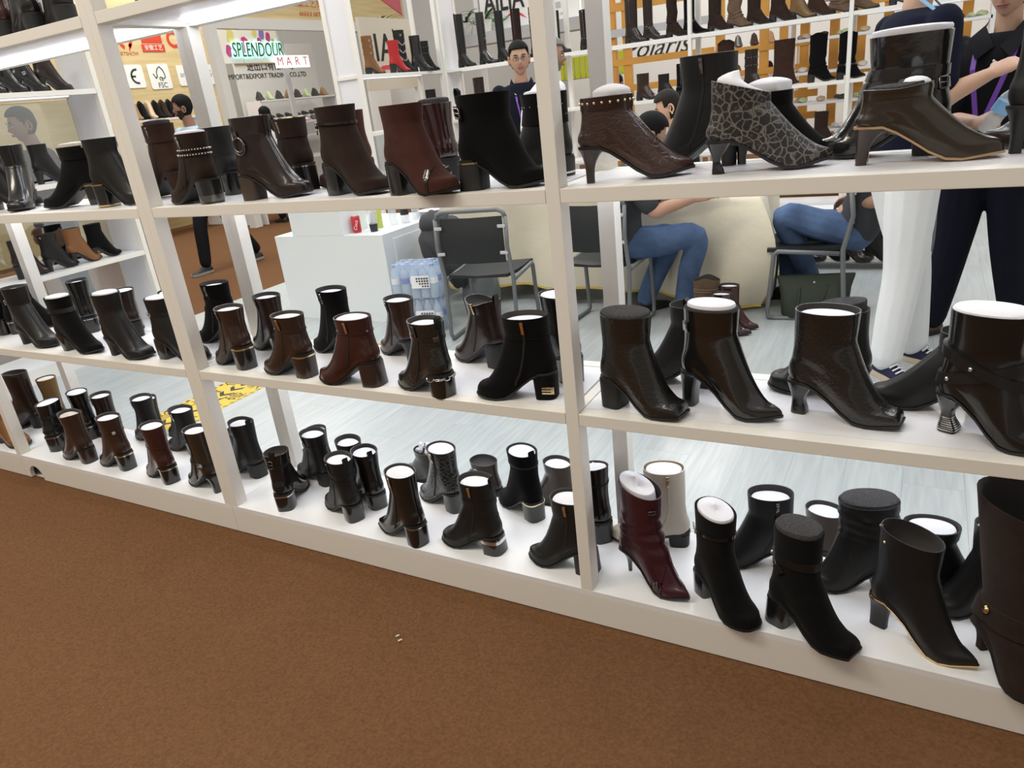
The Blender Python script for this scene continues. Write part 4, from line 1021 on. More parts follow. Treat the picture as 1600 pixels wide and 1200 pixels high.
# jacket heaped over the packs, grey bag
def lump(name, c, rad, m, seed, amp=.25, parent=None, n=40, v=26, freq=2.6):
    r_ = random.Random(seed); ph = [(r_.uniform(1, freq), r_.uniform(1, freq), r_.uniform(1, freq), r_.uniform(0, 6)) for _ in range(9)]
    b = MB(); rings = []
    for i in range(v + 1):
        p = PI * min(max(i, .05), v - .05) / v; ring = []
        for k in range(n):
            a = 2 * PI * k / n; d = Vector((math.sin(p) * math.cos(a), math.sin(p) * math.sin(a), -math.cos(p)))
            s_ = 1 + amp * sum(math.sin(f1 * d.x * 4 + f2 * d.y * 4 + f3 * d.z * 4 + f4) for f1, f2, f3, f4 in ph) / 4.5
            ring.append(Vector(c) + Vector((d.x * rad[0] * s_, d.y * rad[1] * s_, d.z * rad[2] * s_)))
        rings.append(ring)
    return b.loft(rings, 0).build(name, m, parent, smooth=True)
jk = thing('jacket', (-2.98, 2.78, .55), R(-20), 'dark grey jacket heaped against the counter behind the water packs', 'jacket'); jk.scale = (1.35, 1.2, 1.1)
lump('body', (0, 0, -.02), (.17, .13, .19), 'jacket_grey', 5, .085, jk); lump('sleeve', (.12, -.02, -.14), (.09, .08, .16), 'jacket_grey', 9, .09, jk, 20, 12); lump('hood', (-.02, -.03, .12), (.10, .09, .08), 'jacket_grey', 12, .09, jk, 20, 12)
gy = thing('shopping_bag', (-2.72, 2.78, FZ), R(10), 'grey shopping bag on the floor behind the left chair', 'bag')
MB().loft([[(-.10, -.07, 0), (.10, -.07, 0), (.10, .07, 0), (-.10, .07, 0)], [(-.12, -.08, .15), (.12, -.08, .15), (.12, .08, .15), (-.12, .08, .15)], [(-.12, -.03, .34), (.12, -.03, .34), (.12, .03, .34), (-.12, .03, .34)]], 0, True, True, False).build('body', 'grey_steel', gy, smooth=40)
MB().tube([(-.05, -.03, .33), (-.05, -.05, .42), (.05, -.05, .42), (.05, -.03, .33)], .006, 6).build('handle', 'clip_grey', gy, smooth=True)
cbl = MB().tube([(-3.12, 2.02, FZ + .006), (-3.05, 2.06, FZ + .006), (-2.98, 2.03, FZ + .006), (-2.93, 2.10, FZ + .006), (-3.02, 2.13, FZ + .006)], .006, 6)
tag(cbl.build('cable', 'sticker_yellow', smooth=True), 'yellow cable coiled on the pale floor beside the water packs', 'cable')
# floor sticker
sk = thing('floor_sticker', (-3.53, 1.15, FZ), 0, 'yellow caution floor sticker with black chevrons behind the double upright', 'sticker')
MB().bx(-.17, .17, -.56, .62, 0, .0012).build('sheet', 'sticker_yellow', sk)
def flat(polys, name, par, z=.0013):
    b = MB()
    for p in polys: b.add([(x, y, z) for x, y in p], [tuple(range(len(p)))])
    return b.build(name, 'ink_black', par)
flat([[(-.165, y), (-.145, y), (-.145, y + .025), (-.165, y + .025)] for y in [-.54 + .05 * q for q in range(23)]] + [[(.150, y), (.168, y + .02), (.168, y + .035), (.150, y + .015)] for y in [-.54 + .05 * q for q in range(23)]], 'edge_marks', sk)
flat([[(-.055, y + .045), (-.005, y), (.045, y + .045), (.045, y + .075), (-.005, y + .034), (-.055, y + .075)] for y in [-.53 + .082 * q for q in range(14)]], 'chevrons', sk)
RZ = Matrix.Rotation(R(90), 4, 'Z')
for q, ch in enumerate('小心碰头小心'): text_mesh('lettering', ch, .115, Matrix.Translation((.098, -.43 + q * .17, .0013)) @ RZ, 'ink_black', sk, .0002)
for q, ch in enumerate('当心滑倒当心'): text_mesh('lettering', ch, .10, Matrix.Translation((-.100, -.43 + q * .17, .0013)) @ RZ, 'ink_black', sk, .0002)
# chairs
def chair(x, y, yaw, label):
    t = thing('chair', (x, y, FZ), R(yaw), label, 'chair', 'black plastic chairs with grey tube frames')
    W = .235
    for s in (-1, 1):
        p = [(s * W, .02, .80), (s * W, .0, .62), (s * W, .045, .42), (s * W, .02, .05), (s * W, .04, .013), (s * W, .10, .0115), (s * W, .40, .0115), (s * W, .445, .02), (s * W, .45, .06), (s * W, .42, .405), (s * W, .40, .425), (s * W, .06, .405)]
        MB().tube(p, .0138, 8).build('side_frame', 'grey_steel', t, smooth=True)
    MB().tube([(-W, .02, .79), (-W + .015, .022, .825), (-W + .05, .024, .84), (W - .05, .024, .84), (W - .015, .022, .825), (W, .02, .79)], .0138, 8).build('top_rail', 'grey_steel', t, smooth=True)
    MB().tube([(-W, .40, .412), (W, .40, .412)], .0095, 8).build('cross_bar', 'grey_steel', t, smooth=True)
    rings = []
    for q in range(9):
        u = q / 8; yy = lerp(.012, .018, u) - .018 * math.sin(PI * u) ; z = lerp(.52, .80, u); w = W - .028 + .006 * math.sin(PI * u)
        rings.append([(-w, yy + .012, z), (0, yy - .018, z), (w, yy + .012, z), (w, yy + .018, z), (0, yy - .011, z), (-w, yy + .018, z)])
    MB().loft(rings, 0).build('backrest', 'chair_plastic', t, smooth=40)
    rings = []
    for q in range(9):
        u = q / 8; yy = lerp(.03, .46, u); dz = -.012 * math.sin(PI * u) + (.0 if u < .9 else -.006); w = lerp(.20, .225, u)
        rings.append([(-w, yy, .440 + dz + .006), (0, yy, .434 + dz), (w, yy, .440 + dz + .006), (w, yy, .424 + dz), (0, yy, .420 + dz), (-w, yy, .424 + dz)])
    MB().loft(rings, 0).build('seat', 'chair_plastic', t, smooth=40)
    for s in (-1, 1):
        for z in (.585, .745): MB().box((s * (W - .024), -.004, z), (.05, .008, .020), 0, None, bev=.003).build('clip', 'clip_grey', t, smooth=40)
    return t
chair(-2.385, 2.20, 8, 'empty black chair with grey tube frame, left of the centre upright')
chair(-1.735, 2.50, -2, 'black chair with the man in blue jeans sitting on it')
chair(-0.33, 3.20, 95, 'chair under the seated person in jeans at the right end of the table')
# table with cloth
tb = thing('table', (-2.03, 3.50, FZ), 0, 'folding table under the cream cloth', 'table')
MB().bx(-1.15, 1.15, -.36, .36, .70, .735).build('table_top', 'counter_white', tb)
for sx in (-1.05, 1.05):
    for sy in (-.30, .30): 
        lg = MB().tube([(sx, sy, 0.03), (sx, sy, .70)], .02, 10).build('leg', 'print_white', tb, smooth=True)
        MB().lathe([(.024, 0), (.024, .03)], (sx, sy, 0), 10).build('foot', 'dark_label', lg, smooth=40)
ck = thing('tablecloth', (-2.03, 3.50, FZ + .737), 0, 'cream tablecloth with a gold fringe hanging to the floor', 'tablecloth')
n = 220; hw, hd = 1.17, .38; per = []
for q in range(n):
    s_ = q / n * (4 * hw + 4 * hd)
    if s_ < 2 * hw: p = (-hw + s_, -hd)
    elif s_ < 2 * hw + 2 * hd: p = (hw, -hd + s_ - 2 * hw)
    elif s_ < 4 * hw + 2 * hd: p = (hw - (s_ - 2 * hw - 2 * hd), hd)
    else: p = (-hw, hd - (s_ - 4 * hw - 2 * hd))
    per.append((p, s_))
def hem(p, s_):
    base = -.635 + .02 * math.sin(s_ * 2.1)
    dc = math.hypot(p[0] - hw, p[1] + hd)
    return max(-.72, base - .10 * max(0, 1 - dc / .35))
rings = []
for f in (0, .06, .2, .35, .5, .65, .8, .97):
    ring = []; fl = .17 * math.sin(PI * min(1, f * .98)) ** .8
    for (p, s_) in per:
        nx, ny = (0, -1) if p[1] <= -hd + 1e-6 and abs(p[0]) < hw - 1e-6 else ((1, 0) if p[0] >= hw - 1e-6 else ((0, 1) if p[1] >= hd - 1e-6 else (-1, 0)))
        dc = math.hypot(p[0] - hw, p[1] + hd)
        o_ = f * (.030 + .042 * math.sin(s_ * 15 + 1.5 * math.sin(s_ * 3)) + .03 * math.sin(s_ * 7.3))
        z = 0 if f == 0 else f * hem(p, s_)
        ring.append(Vector((p[0] + nx * o_ + fl * .85 * max(0, 1 - dc / .34), p[1] + ny * o_ - fl * max(0, 1 - dc / .34), z)))
    rings.append(ring)
MB().loft(rings, 0, True, True, False).build('cloth', 'cream_cloth', ck, smooth=60)
last = rings[-1]; MB().loft([last, [p + Vector((0, 0, -.016)) + Vector((0, -.004, 0)) for p in last]], 0, True, False, False).build('fringe', 'gold_fringe', ck, smooth=60)
# green tote bag
tg = thing('tote_bag', (-.50, 3.03, FZ), R(12), 'dark green nylon tote bag on the floor under the table corner', 'bag')
rings = []
for z, w, d in ((0, .17, .07), (.02, .185, .085), (.10, .19, .085), (.19, .20, .06), (.255, .215, .02), (.265, .215, .008)):
    rings.append([Vector((math.copysign(abs(math.cos(2 * PI * q / 32)) ** .4, math.cos(2 * PI * q / 32)) * w * (1 + .03 * math.sin(q * 1.7 + z * 20)), math.copysign(abs(math.sin(2 * PI * q / 32)) ** .5, math.sin(2 * PI * q / 32)) * d * (1 + .12 * math.sin(q * 2.1 + z * 31)), z)) for q in range(32)])
MB().loft(rings, 0).build('body', 'tote_green', tg, smooth=60)
MB().tube([(-.09, -.055, .20), (-.10, -.095, .12), (-.10, -.10, .05)], .006, 6).build('handle', 'tote_green', tg, smooth=True); MB().tube([(.07, -.05, .21), (.03, -.09, .12), (-.01, -.10, .05)], .006, 6).build('handle', 'tote_green', tg, smooth=True)
MB().sphere((-.01, -.04, .225), .006, 0, 8, 5).build('snap_button', 'print_white', tg, smooth=True)
# boots standing on the floor by the table
WB = 'sample boots on the floor by the table'
t, b = gb(-1.17, 2.72, FZ, 5, .30, 'taupe_suede', 'brown western boot with stitched arched top by the table', WB, 'almond', .05, wt=.16, lw=.06, dip=-.02, name='western_boot')
for z in (.25, .235): b.strap(t, z, .002, 0.0, 'lining_beige', .0012, 'stitching')
gb(-1.02, 2.74, FZ, -4, .27, 'red_brown_leather', 'wine brown pointed boot standing behind the others by the table', WB, 'point', .045, L=.25, name='western_boot', fill='paper')
gb(-1.04, 2.63, FZ, -4, .25, 'dark_red_patent', 'dark wine pointed boot in the middle of the floor group by the table', WB, 'point', .045, L=.25, fill='paper')
gb(-1.08, 2.53, FZ, -4, .24, 'black_glossy', 'black boot in the floor group by the table', WB, 'almond', .045, fill='paper')
gb(-1.13, 2.43, FZ, -4, .22, 'taupe_suede', 'brown suede boot nearest in the floor group by the table', WB, 'almond', .045)
# low rack with boots behind the seated person
rk = thing('floor_rack', (-.42, 4.35, FZ), 0, 'low grey rack of black boots behind the seated person', 'rack')
for z in (.06, .42): MB().bx(-.62, .55, -.16, .16, z - .02, z).build('shelf_board', 'white_panel', rk); MB().tube([(-.62, -.17, z - .01), (.55, -.17, z - .01)], .01, 6).build('front_tube', 'grey_steel', rk, smooth=True)
for sx in (-.62, .55):
    for sy in (-.16, .16): MB().tube([(sx, sy, 0), (sx, sy, .75)], .012, 6).build('post', 'grey_steel', rk, smooth=True)
nm = ['first', 'second', 'third', 'fourth', 'fifth', 'sixth']
for q in range(6): gb(-.95 + q * .16, 4.27, FZ + .0605, -25 + 5 * (q % 3), .24 + .01 * (q % 2), ['black_leather', 'black_glossy', 'black_suede', 'dark_brown_leather', 'black_leather', 'black_suede'][q], nm[q] + ' boot from the left on the low floor rack', 'boots on the low floor rack', fill='paper' if q % 2 else 'none', wt=.11)
# ================================================================ PEOPLE
mat('skin', (0.50, 0.29, 0.20), 0.5, spec=.4); mat('skin_tan', (0.33, 0.18, 0.12), 0.5, spec=.4); mat('skin_light', (0.58, 0.36, 0.26), 0.5, spec=.4)
mat('lip', (0.36, 0.12, 0.10), 0.45); mat('eye_white', (0.75, 0.74, 0.72), 0.3); mat('eye_dark', (0.015, 0.010, 0.008), 0.2)
mat('hair_black', (0.006, 0.0055, 0.0055), 0.75, spec=.2, bump=(300, .6, 'noise')); mat('hair_grey', (0.16, 0.15, 0.14), 0.6, bump=(300, .6, 'noise')); mat('hair_brown', (0.014, 0.009, 0.006), 0.65, spec=.25, bump=(300, .6, 'noise'))
mat('beard', (0.025, 0.018, 0.015), 0.8, bump=(400, .6, 'noise'))
mat('cloth_black', (0.008, 0.008, 0.010), 0.85, spec=.15, bump=(30, .25, 'noise')); mat('cloth_navy', (0.006, 0.008, 0.022), 0.85, spec=.15, bump=(25, .25, 'noise')); mat('cloth_darknavy', (0.007, 0.008, 0.016), 0.85, spec=.15, bump=(25, .25, 'noise'))
mat('cloth_white', (0.80, 0.82, 0.84), 0.8, spec=.15, bump=(11, 2.5, 'noise')); mat('cloth_grey', (0.055, 0.058, 0.065), 0.9, spec=.15, bump=(25, .3, 'noise'))
mat('denim', (0.085, 0.135, 0.25), 0.9, spec=.15, bump=(16, 1.2, 'noise'), var=(7, .30)); mat('cloth_blue', (0.40, 0.50, 0.58), 0.85, spec=.15)
mat('lanyard_purple', (0.17, 0.06, 0.38), 0.5); mat('lanyard_blue', (0.25, 0.52, 0.85), 0.5); mat('badge_blue', (0.45, 0.68, 0.85), 0.4)
mat('sneaker_navy', (0.010, 0.012, 0.05), 0.8); mat('lace_white', (0.8, 0.8, 0.8), 0.8); mat('rubber_cream', (0.60, 0.50, 0.36), 0.6)
mat('shoe_brown', (0.10, 0.045, 0.016), 0.8, sheen=.3); mat('shoe_black', (0.012, 0.011, 0.011), 0.6); mat('rubber_grey', (0.30, 0.30, 0.28), 0.7)
mat('lens_clear', (0.9, 0.95, 1.0), 0.05, alpha=.12)
V3 = Vector
def V(*a): return Vector(a)
def remesh(mb, name, m, parent, voxel=.011, smooth_it=4, extra=None):
    me = bpy.data.meshes.new(name + '_raw'); me.from_pydata(mb.v, [], mb.f)
    bm = bmesh.new(); bm.from_mesh(me); bmesh.ops.recalc_face_normals(bm, faces=bm.faces[:]); bm.to_mesh(me); bm.free()
    o = bpy.data.objects.new(name + '_raw', me); COL.objects.link(o)
    r = o.modifiers.new('r', 'REMESH'); r.mode = 'VOXEL'; r.voxel_size = voxel; r.use_smooth_shade = True
    s = o.modifiers.new('s', 'SMOOTH'); s.iterations = smooth_it; s.factor = .5
    bpy.context.view_layer.update()
    em = bpy.data.meshes.new_from_object(o.evaluated_get(bpy.context.evaluated_depsgraph_get()))
    bpy.data.objects.remove(o, do_unlink=True)
    em.materials.clear(); mats = [m] if isinstance(m, str) else list(m)
    for q in mats: em.materials.append(MATS[q])
    em.polygons.foreach_set('material_index', [0] * len(em.polygons))
    em.polygons.foreach_set('use_smooth', [True] * len(em.polygons))
    if extra is not None:            # head joined into the same mesh
        bm = bmesh.new(); bm.from_mesh(em); off = len(mats)
        for q in extra[1]: em.materials.append(MATS[q])
        vs = [bm.verts.new(p) for p in extra[0].v]
        for f, mi in zip(extra[0].f, extra[0].m):
            try:
                nf = bm.faces.new([vs[i] for i in f]); nf.material_index = off + mi; nf.smooth = True
            except ValueError: pass
        bmesh.ops.recalc_face_normals(bm, faces=[f for f in bm.faces if f.material_index >= off])
        bm.to_mesh(em); bm.free()
    em.name = name; o = bpy.data.objects.new(name, em); COL.objects.link(o); o.parent = parent
    return o
def limb(mb, pts, rad, n=12):
    P_ = [list(p) + [r] for p, r in zip(pts, rad)]; out = []; rr = []
    k = 5
    for j in range((len(P_) - 1) * k + 1):
        q = catmull(P_, j / k); out.append(Vector(q[:3])); rr.append(max(.004, q[3]))
    mb.tube(out, rr, n)
    for e in (0, -1): mb.sphere(out[e], rr[e] * .98, 0, 10, 6)
def torso(mb, pel, mid, nk, ax, g=0.0, k=1.0, fat=1.0):
    rows = [(-.10, .150, .105), (.0, .165, .118), (.18, .162, .115), (.40, .150 * fat, .108 * fat), (.62, .165, .118), (.80, .178, .112), (.92, .165, .085), (1.0, .085, .065)]
    P_ = [tuple(pel), tuple(mid), tuple(nk)]; rings = []
    for f, w, d in rows:
        c = Vector(catmull(P_, max(0, min(2, f * 2)))) + (pel - mid).normalized() * (.10 * (nk - pel).length if f < 0 else 0)
        up = (nk - pel).normalized(); a = (ax - up * ax.dot(up)).normalized(); fw = up.cross(a)
        rings.append([c + a * (w * k + g) * math.copysign(abs(math.cos(2 * PI * q / 24)) ** .8, math.cos(2 * PI * q / 24)) + fw * (d * k + g) * math.copysign(abs(math.sin(2 * PI * q / 24)) ** .9, math.sin(2 * PI * q / 24)) for q in range(24)])
    mb.loft(rings, 0)
def head(c, fwd, up, s=1.0, hair='short', female=False, beard=False, glasses=False, hairm='hair_black', skinm='skin'):
    """returns (mesh builder for skin+face, hair builder, extras) ; c = head centre"""
    fwd = fwd.normalized(); up = (up - fwd * up.dot(fwd)).normalized(); rt = fwd.cross(up)
    def W(x, y, z): return c + rt * x * s + fwd * y * s + up * z * s
    def rad(d):
        x, y, z = d
        rx, ry, rz = .076, .096, .118
        p = V(x * rx, y * ry, z * rz)
        if z < 0:                                           # jaw narrows, chin comes forward
            k_ = -z; p.x *= 1 - .30 * k_ ** 1.6; p.y = p.y * (1 - .22 * k_) + (.018 * k_ if y > 0 else .030 * k_)
        if y > 0:                                           # face plane, nose, brow, mouth
            f = max(0, 1 - (x / .55) ** 2) * y
            p.y -= .010 * f * (1 - abs(z))
            p.y += .026 * math.exp(-(x / .13) ** 2) * math.exp(-((z + .22) / .13) ** 2) * (y > .5)
            p.y += .012 * math.exp(-(x / .10) ** 2) * math.exp(-((z + .05) / .16) ** 2) * (y > .5)
            p.y += .006 * math.exp(-((z - .16) / .10) ** 2) * max(0, 1 - (x / .7) ** 2)
            p.y -= .011 * math.exp(-((abs(x) - .36) / .16) ** 2) * math.exp(-((z - .02) / .10) ** 2)
            p.y += .007 * math.exp(-(x / .26) ** 2) * math.exp(-((z + .52) / .09) ** 2)
            p.y += .010 * math.exp(-(x / .30) ** 2) * math.exp(-((z + .86) / .12) ** 2)
        return p
    nu, nv = 40, 30; b = MB(); rings = []
    for i in range(nv + 1):
        ph = PI * min(max(i, .04), nv - .04) / nv; ring = []
        for k in range(nu):
            a = 2 * PI * k / nu; d = (math.sin(ph) * math.cos(a), math.sin(ph) * math.sin(a), -math.cos(ph)); p = rad(d); ring.append(W(p.x, p.y, p.z))
        rings.append(ring)
    b.loft(rings, 0)
    for sx in (-1, 1):                                       # ears, eyes, brows
        b.sphere(W(sx * .077, -.004, -.006), .001, 0, 4, 3)
        er = [W(sx * (.074 + .010 * math.sin(PI * q / 10)), -.016 + .018 * math.cos(2 * PI * q / 10), -.008 + .030 * math.sin(2 * PI * q / 10)) for q in range(10)]
        b.tube(er, .007 * s, 6, closed=True); b.sphere(W(sx * .076, -.012, -.006), (.008 * s, .010 * s, .022 * s), 0, 8, 6)
        b.sphere(W(sx * .031, .0815, .002), (.0105 * s, .0105 * s, .0055 * s), 1, 10, 8); b.sphere(W(sx * .031, .0885, .002), (.0052 * s, .0052 * s, .0046 * s), 2, 8, 6)
        b.tube([W(sx * .014, .094, .027), W(sx * .030, .095, .032), W(sx * .048, .082, .027)], .0032 * s, 6, 3)
        b.tube([W(sx * .016, .0885, .010), W(sx * .030, .0915, .0155), W(sx * .045, .083, .008)], .0022 * s, 5, 3)
    b.tube([W(-.024, .086, -.060), W(-.010, .0975, -.0565), W(0, .0985, -.058), W(.010, .0975, -.0565), W(.024, .086, -.060)], .0042 * s, 6, 4)
    b.tube([W(-.018, .088, -.066), W(0, .0965, -.0675), W(.018, .088, -.066)], .0048 * s, 6, 4)
    mats = [skinm, 'eye_white', 'eye_dark', hairm if hairm != 'hair_grey' else 'beard', 'lip']
    def cap(test, off, jit=.0):
        h = MB(); vs = []; idx = {}; fs = []
        for i in range(nv + 1):
            ph = PI * min(max(i, .04), nv - .04) / nv
            for k in range(nu):
                a = 2 * PI * k / nu; d = (math.sin(ph) * math.cos(a), math.sin(ph) * math.sin(a), -math.cos(ph)); p = rad(d); n_ = V(p.x / .006, p.y / .009, p.z / .014).normalized()
                o_ = off(d) if callable(off) else off
                vs.append((W(*(p + n_ * o_)), W(*(p + n_ * -.004)), test(d)))
        for i in range(nv):
            for k in range(nu):
                q = [i * nu + k, i * nu + (k + 1) % nu, (i + 1) * nu + (k + 1) % nu, (i + 1) * nu + k]
                if all(vs[j][2] for j in q): fs.append(q)
        used = sorted({j for f in fs for j in f}); mp = {j: n_ for n_, j in enumerate(used)}; N = len(used)
        edges = {}
        for f in fs:
            for a_, b_ in zip(f, f[1:] + f[:1]): edges[(a_, b_)] = 1
        F = [tuple(mp[j] for j in f) for f in fs] + [tuple(N + mp[j] for j in reversed(f)) for f in fs]
        for (a_, b_) in edges:
            if (b_, a_) not in edges: F.append((mp[b_], mp[a_], N + mp[a_], N + mp[b_]))
        h.add([vs[j][0] for j in used] + [vs[j][1] for j in used], F)
        return h
    if hair == 'short': hb = cap(lambda d: d[2] > .52 - .38 * (d[1] < .42) - .75 * (d[1] < -.05) - (.15 if abs(d[0]) > .75 and d[1] < .3 else 0), lambda d: .0035 + .018 * sst(.1, .75, d[2]) + .006 * max(0, -d[1]))
    elif hair == 'balding': hb = cap(lambda d: (d[2] > -.32 and d[1] < .12 and (d[2] < .95)) or (d[2] > .55 and d[1] < .3), .006)
    else: hb = cap(lambda d: d[2] > .50 - .45 * (abs(d[0]) > .55 and d[1] < .35) - .9 * (d[1] < .05), lambda d: .005 + .016 * sst(.1, .75, d[2]) + .008 * max(0, -d[1]))
    bd = cap(lambda d: (d[1] > -.15 and d[2] < -.34 and not (abs(d[0]) < .34 and -.62 < d[2] < -.44 and d[1] > .4)) or (-.15 < d[1] < .62 and d[2] < -.02 and abs(d[0]) > .55), .004) if beard else None
    gl = None
    if glasses:
        gl = MB()
        for sx in (-1, 1):
            gl.tube([W(sx * (.032 + .022 * math.copysign(abs(math.cos(2 * PI * q / 16)) ** .6, math.cos(2 * PI * q / 16))), .099 - .006 * abs(math.cos(2 * PI * q / 16)), .002 + .016 * math.copysign(abs(math.sin(2 * PI * q / 16)) ** .6, math.sin(2 * PI * q / 16))) for q in range(16)], .0014 * s, 5, closed=True)
            gl.tube([W(sx * .054, .094, .008), W(sx * .076, .05, .008), W(sx * .082, -.01, .006)], .0013 * s, 5)
        gl.tube([W(-.010, .100, .006), W(.010, .100, .006)], .0014 * s, 5)
    return b, mats, hb, bd, gl, W
def hand(mb, w, d, palm, k=1.0, curl=.5, thumb=1):
    """w wrist, d finger direction, palm = palm normal; five separate bent fingers"""
    d = d.normalized(); palm = (palm - d * palm.dot(d)).normalized(); sd = d.cross(palm)
    rings = []
    for f, wd, th in ((0, .026, .019), (.3, .034, .019), (.7, .041, .017), (1, .040, .013)):
        c_ = w + d * .092 * k * f
        rings.append([c_ + sd * wd * k * math.cos(2 * PI * q / 14) + palm * th * k * math.sin(2 * PI * q / 14) for q in range(14)])
    mb.loft(rings, 0)
    for i, (off, ln) in enumerate(((-.030, .068), (-.010, .078), (.010, .074), (.029, .058))):
        p0 = w + d * .085 * k + sd * off * k; a1, a2 = curl * .8, curl * 1.9
        p1 = p0 + (d * math.cos(a1 * .5) + palm * math.sin(a1 * .5)) * ln * .45 * k
        p2 = p1 + (d * math.cos(a1 + .3 * curl) + palm * math.sin(a1 + .3 * curl)) * ln * .32 * k
        p3 = p2 + (d * math.cos(a2) + palm * math.sin(a2)) * ln * .26 * k
        limb(mb, [p0, p1, p2, p3], [.0095 * k, .009 * k, .0085 * k, .007 * k], 8)
    b0 = w + d * .03 * k - sd * thumb * .026 * k
    limb(mb, [b0, b0 + (d * .6 - sd * thumb * .75 + palm * .35) * .035 * k, b0 + (d * .95 - sd * thumb * .75 + palm * .7) * .060 * k], [.013 * k, .011 * k, .0085 * k], 8)
def shoe(par, ank, d, kind):
    d = V(d[0], d[1], 0).normalized(); sd = V(-d.y, d.x, 0); g = MB(); z0 = FZ if ank.x > -5.4 else 0.0
    base = V(ank.x, ank.y, z0 + (ank.z - .09 if ank.z > .14 else 0)); rings = []
    for f, w, h in ((-.07, .018, .045), (-.055, .034, .075), (-.01, .037, .088), (.05, .037, .082), (.10, .042, .060), (.15, .044, .046), (.185, .036, .038), (.205, .014, .030)):
        c_ = base + d * f
        rings.append([c_ + sd * w * math.cos(2 * PI * q / 12) + V(0, 0, .020 + (h - .020) * max(0, math.sin(2 * PI * q / 12)) + min(0, math.sin(2 * PI * q / 12)) * .004) for q in range(12)])
    U, S, X = {'sneaker': ('sneaker_navy', 'rubber_cream', 1), 'brown': ('shoe_brown', 'shoe_black', 0), 'black': ('shoe_black', 'shoe_black', 0), 'runner': ('shoe_black', 'rubber_grey', 0)}[kind]
    sh = g.loft(rings, 0).build('shoe', U, par, smooth=60)
    rings = []
    for f, w in ((-.075, .016), (-.06, .036), (0, .039), (.10, .045), (.15, .047), (.19, .038), (.212, .014)):
        c_ = base + d * f; rings.append([c_ + sd * -w + V(0, 0, .001), c_ + sd * w + V(0, 0, .001), c_ + sd * w + V(0, 0, .026), c_ + sd * -w + V(0, 0, .026)])
    MB().loft(rings, 0).build('sole', S, sh, smooth=40)
    if X:
        l = MB()
        for q in range(5):
            f = .045 + q * .022; zt = lerp(.090, .060, q / 4)
            l.tube([base + d * f + sd * -.028 + V(0, 0, zt - .012), base + d * (f + .012) + V(0, 0, zt + .004), base + d * (f + .004) + sd * .028 + V(0, 0, zt - .012)], .0035, 5)
            l.tube([base + d * f + sd * .028 + V(0, 0, zt - .012), base + d * (f + .012) + V(0, 0, zt + .005), base + d * (f + .004) - sd * .028 + V(0, 0, zt - .012)], .0035, 5)
        l.tube([base + d * .04 + V(0, 0, .094), base + d * .03 + sd * .03 + V(0, 0, .10), base + d * .06 + sd * .045 + V(0, 0, .075)], .003, 5)
        l.build('laces', 'lace_white', sh, smooth=True)
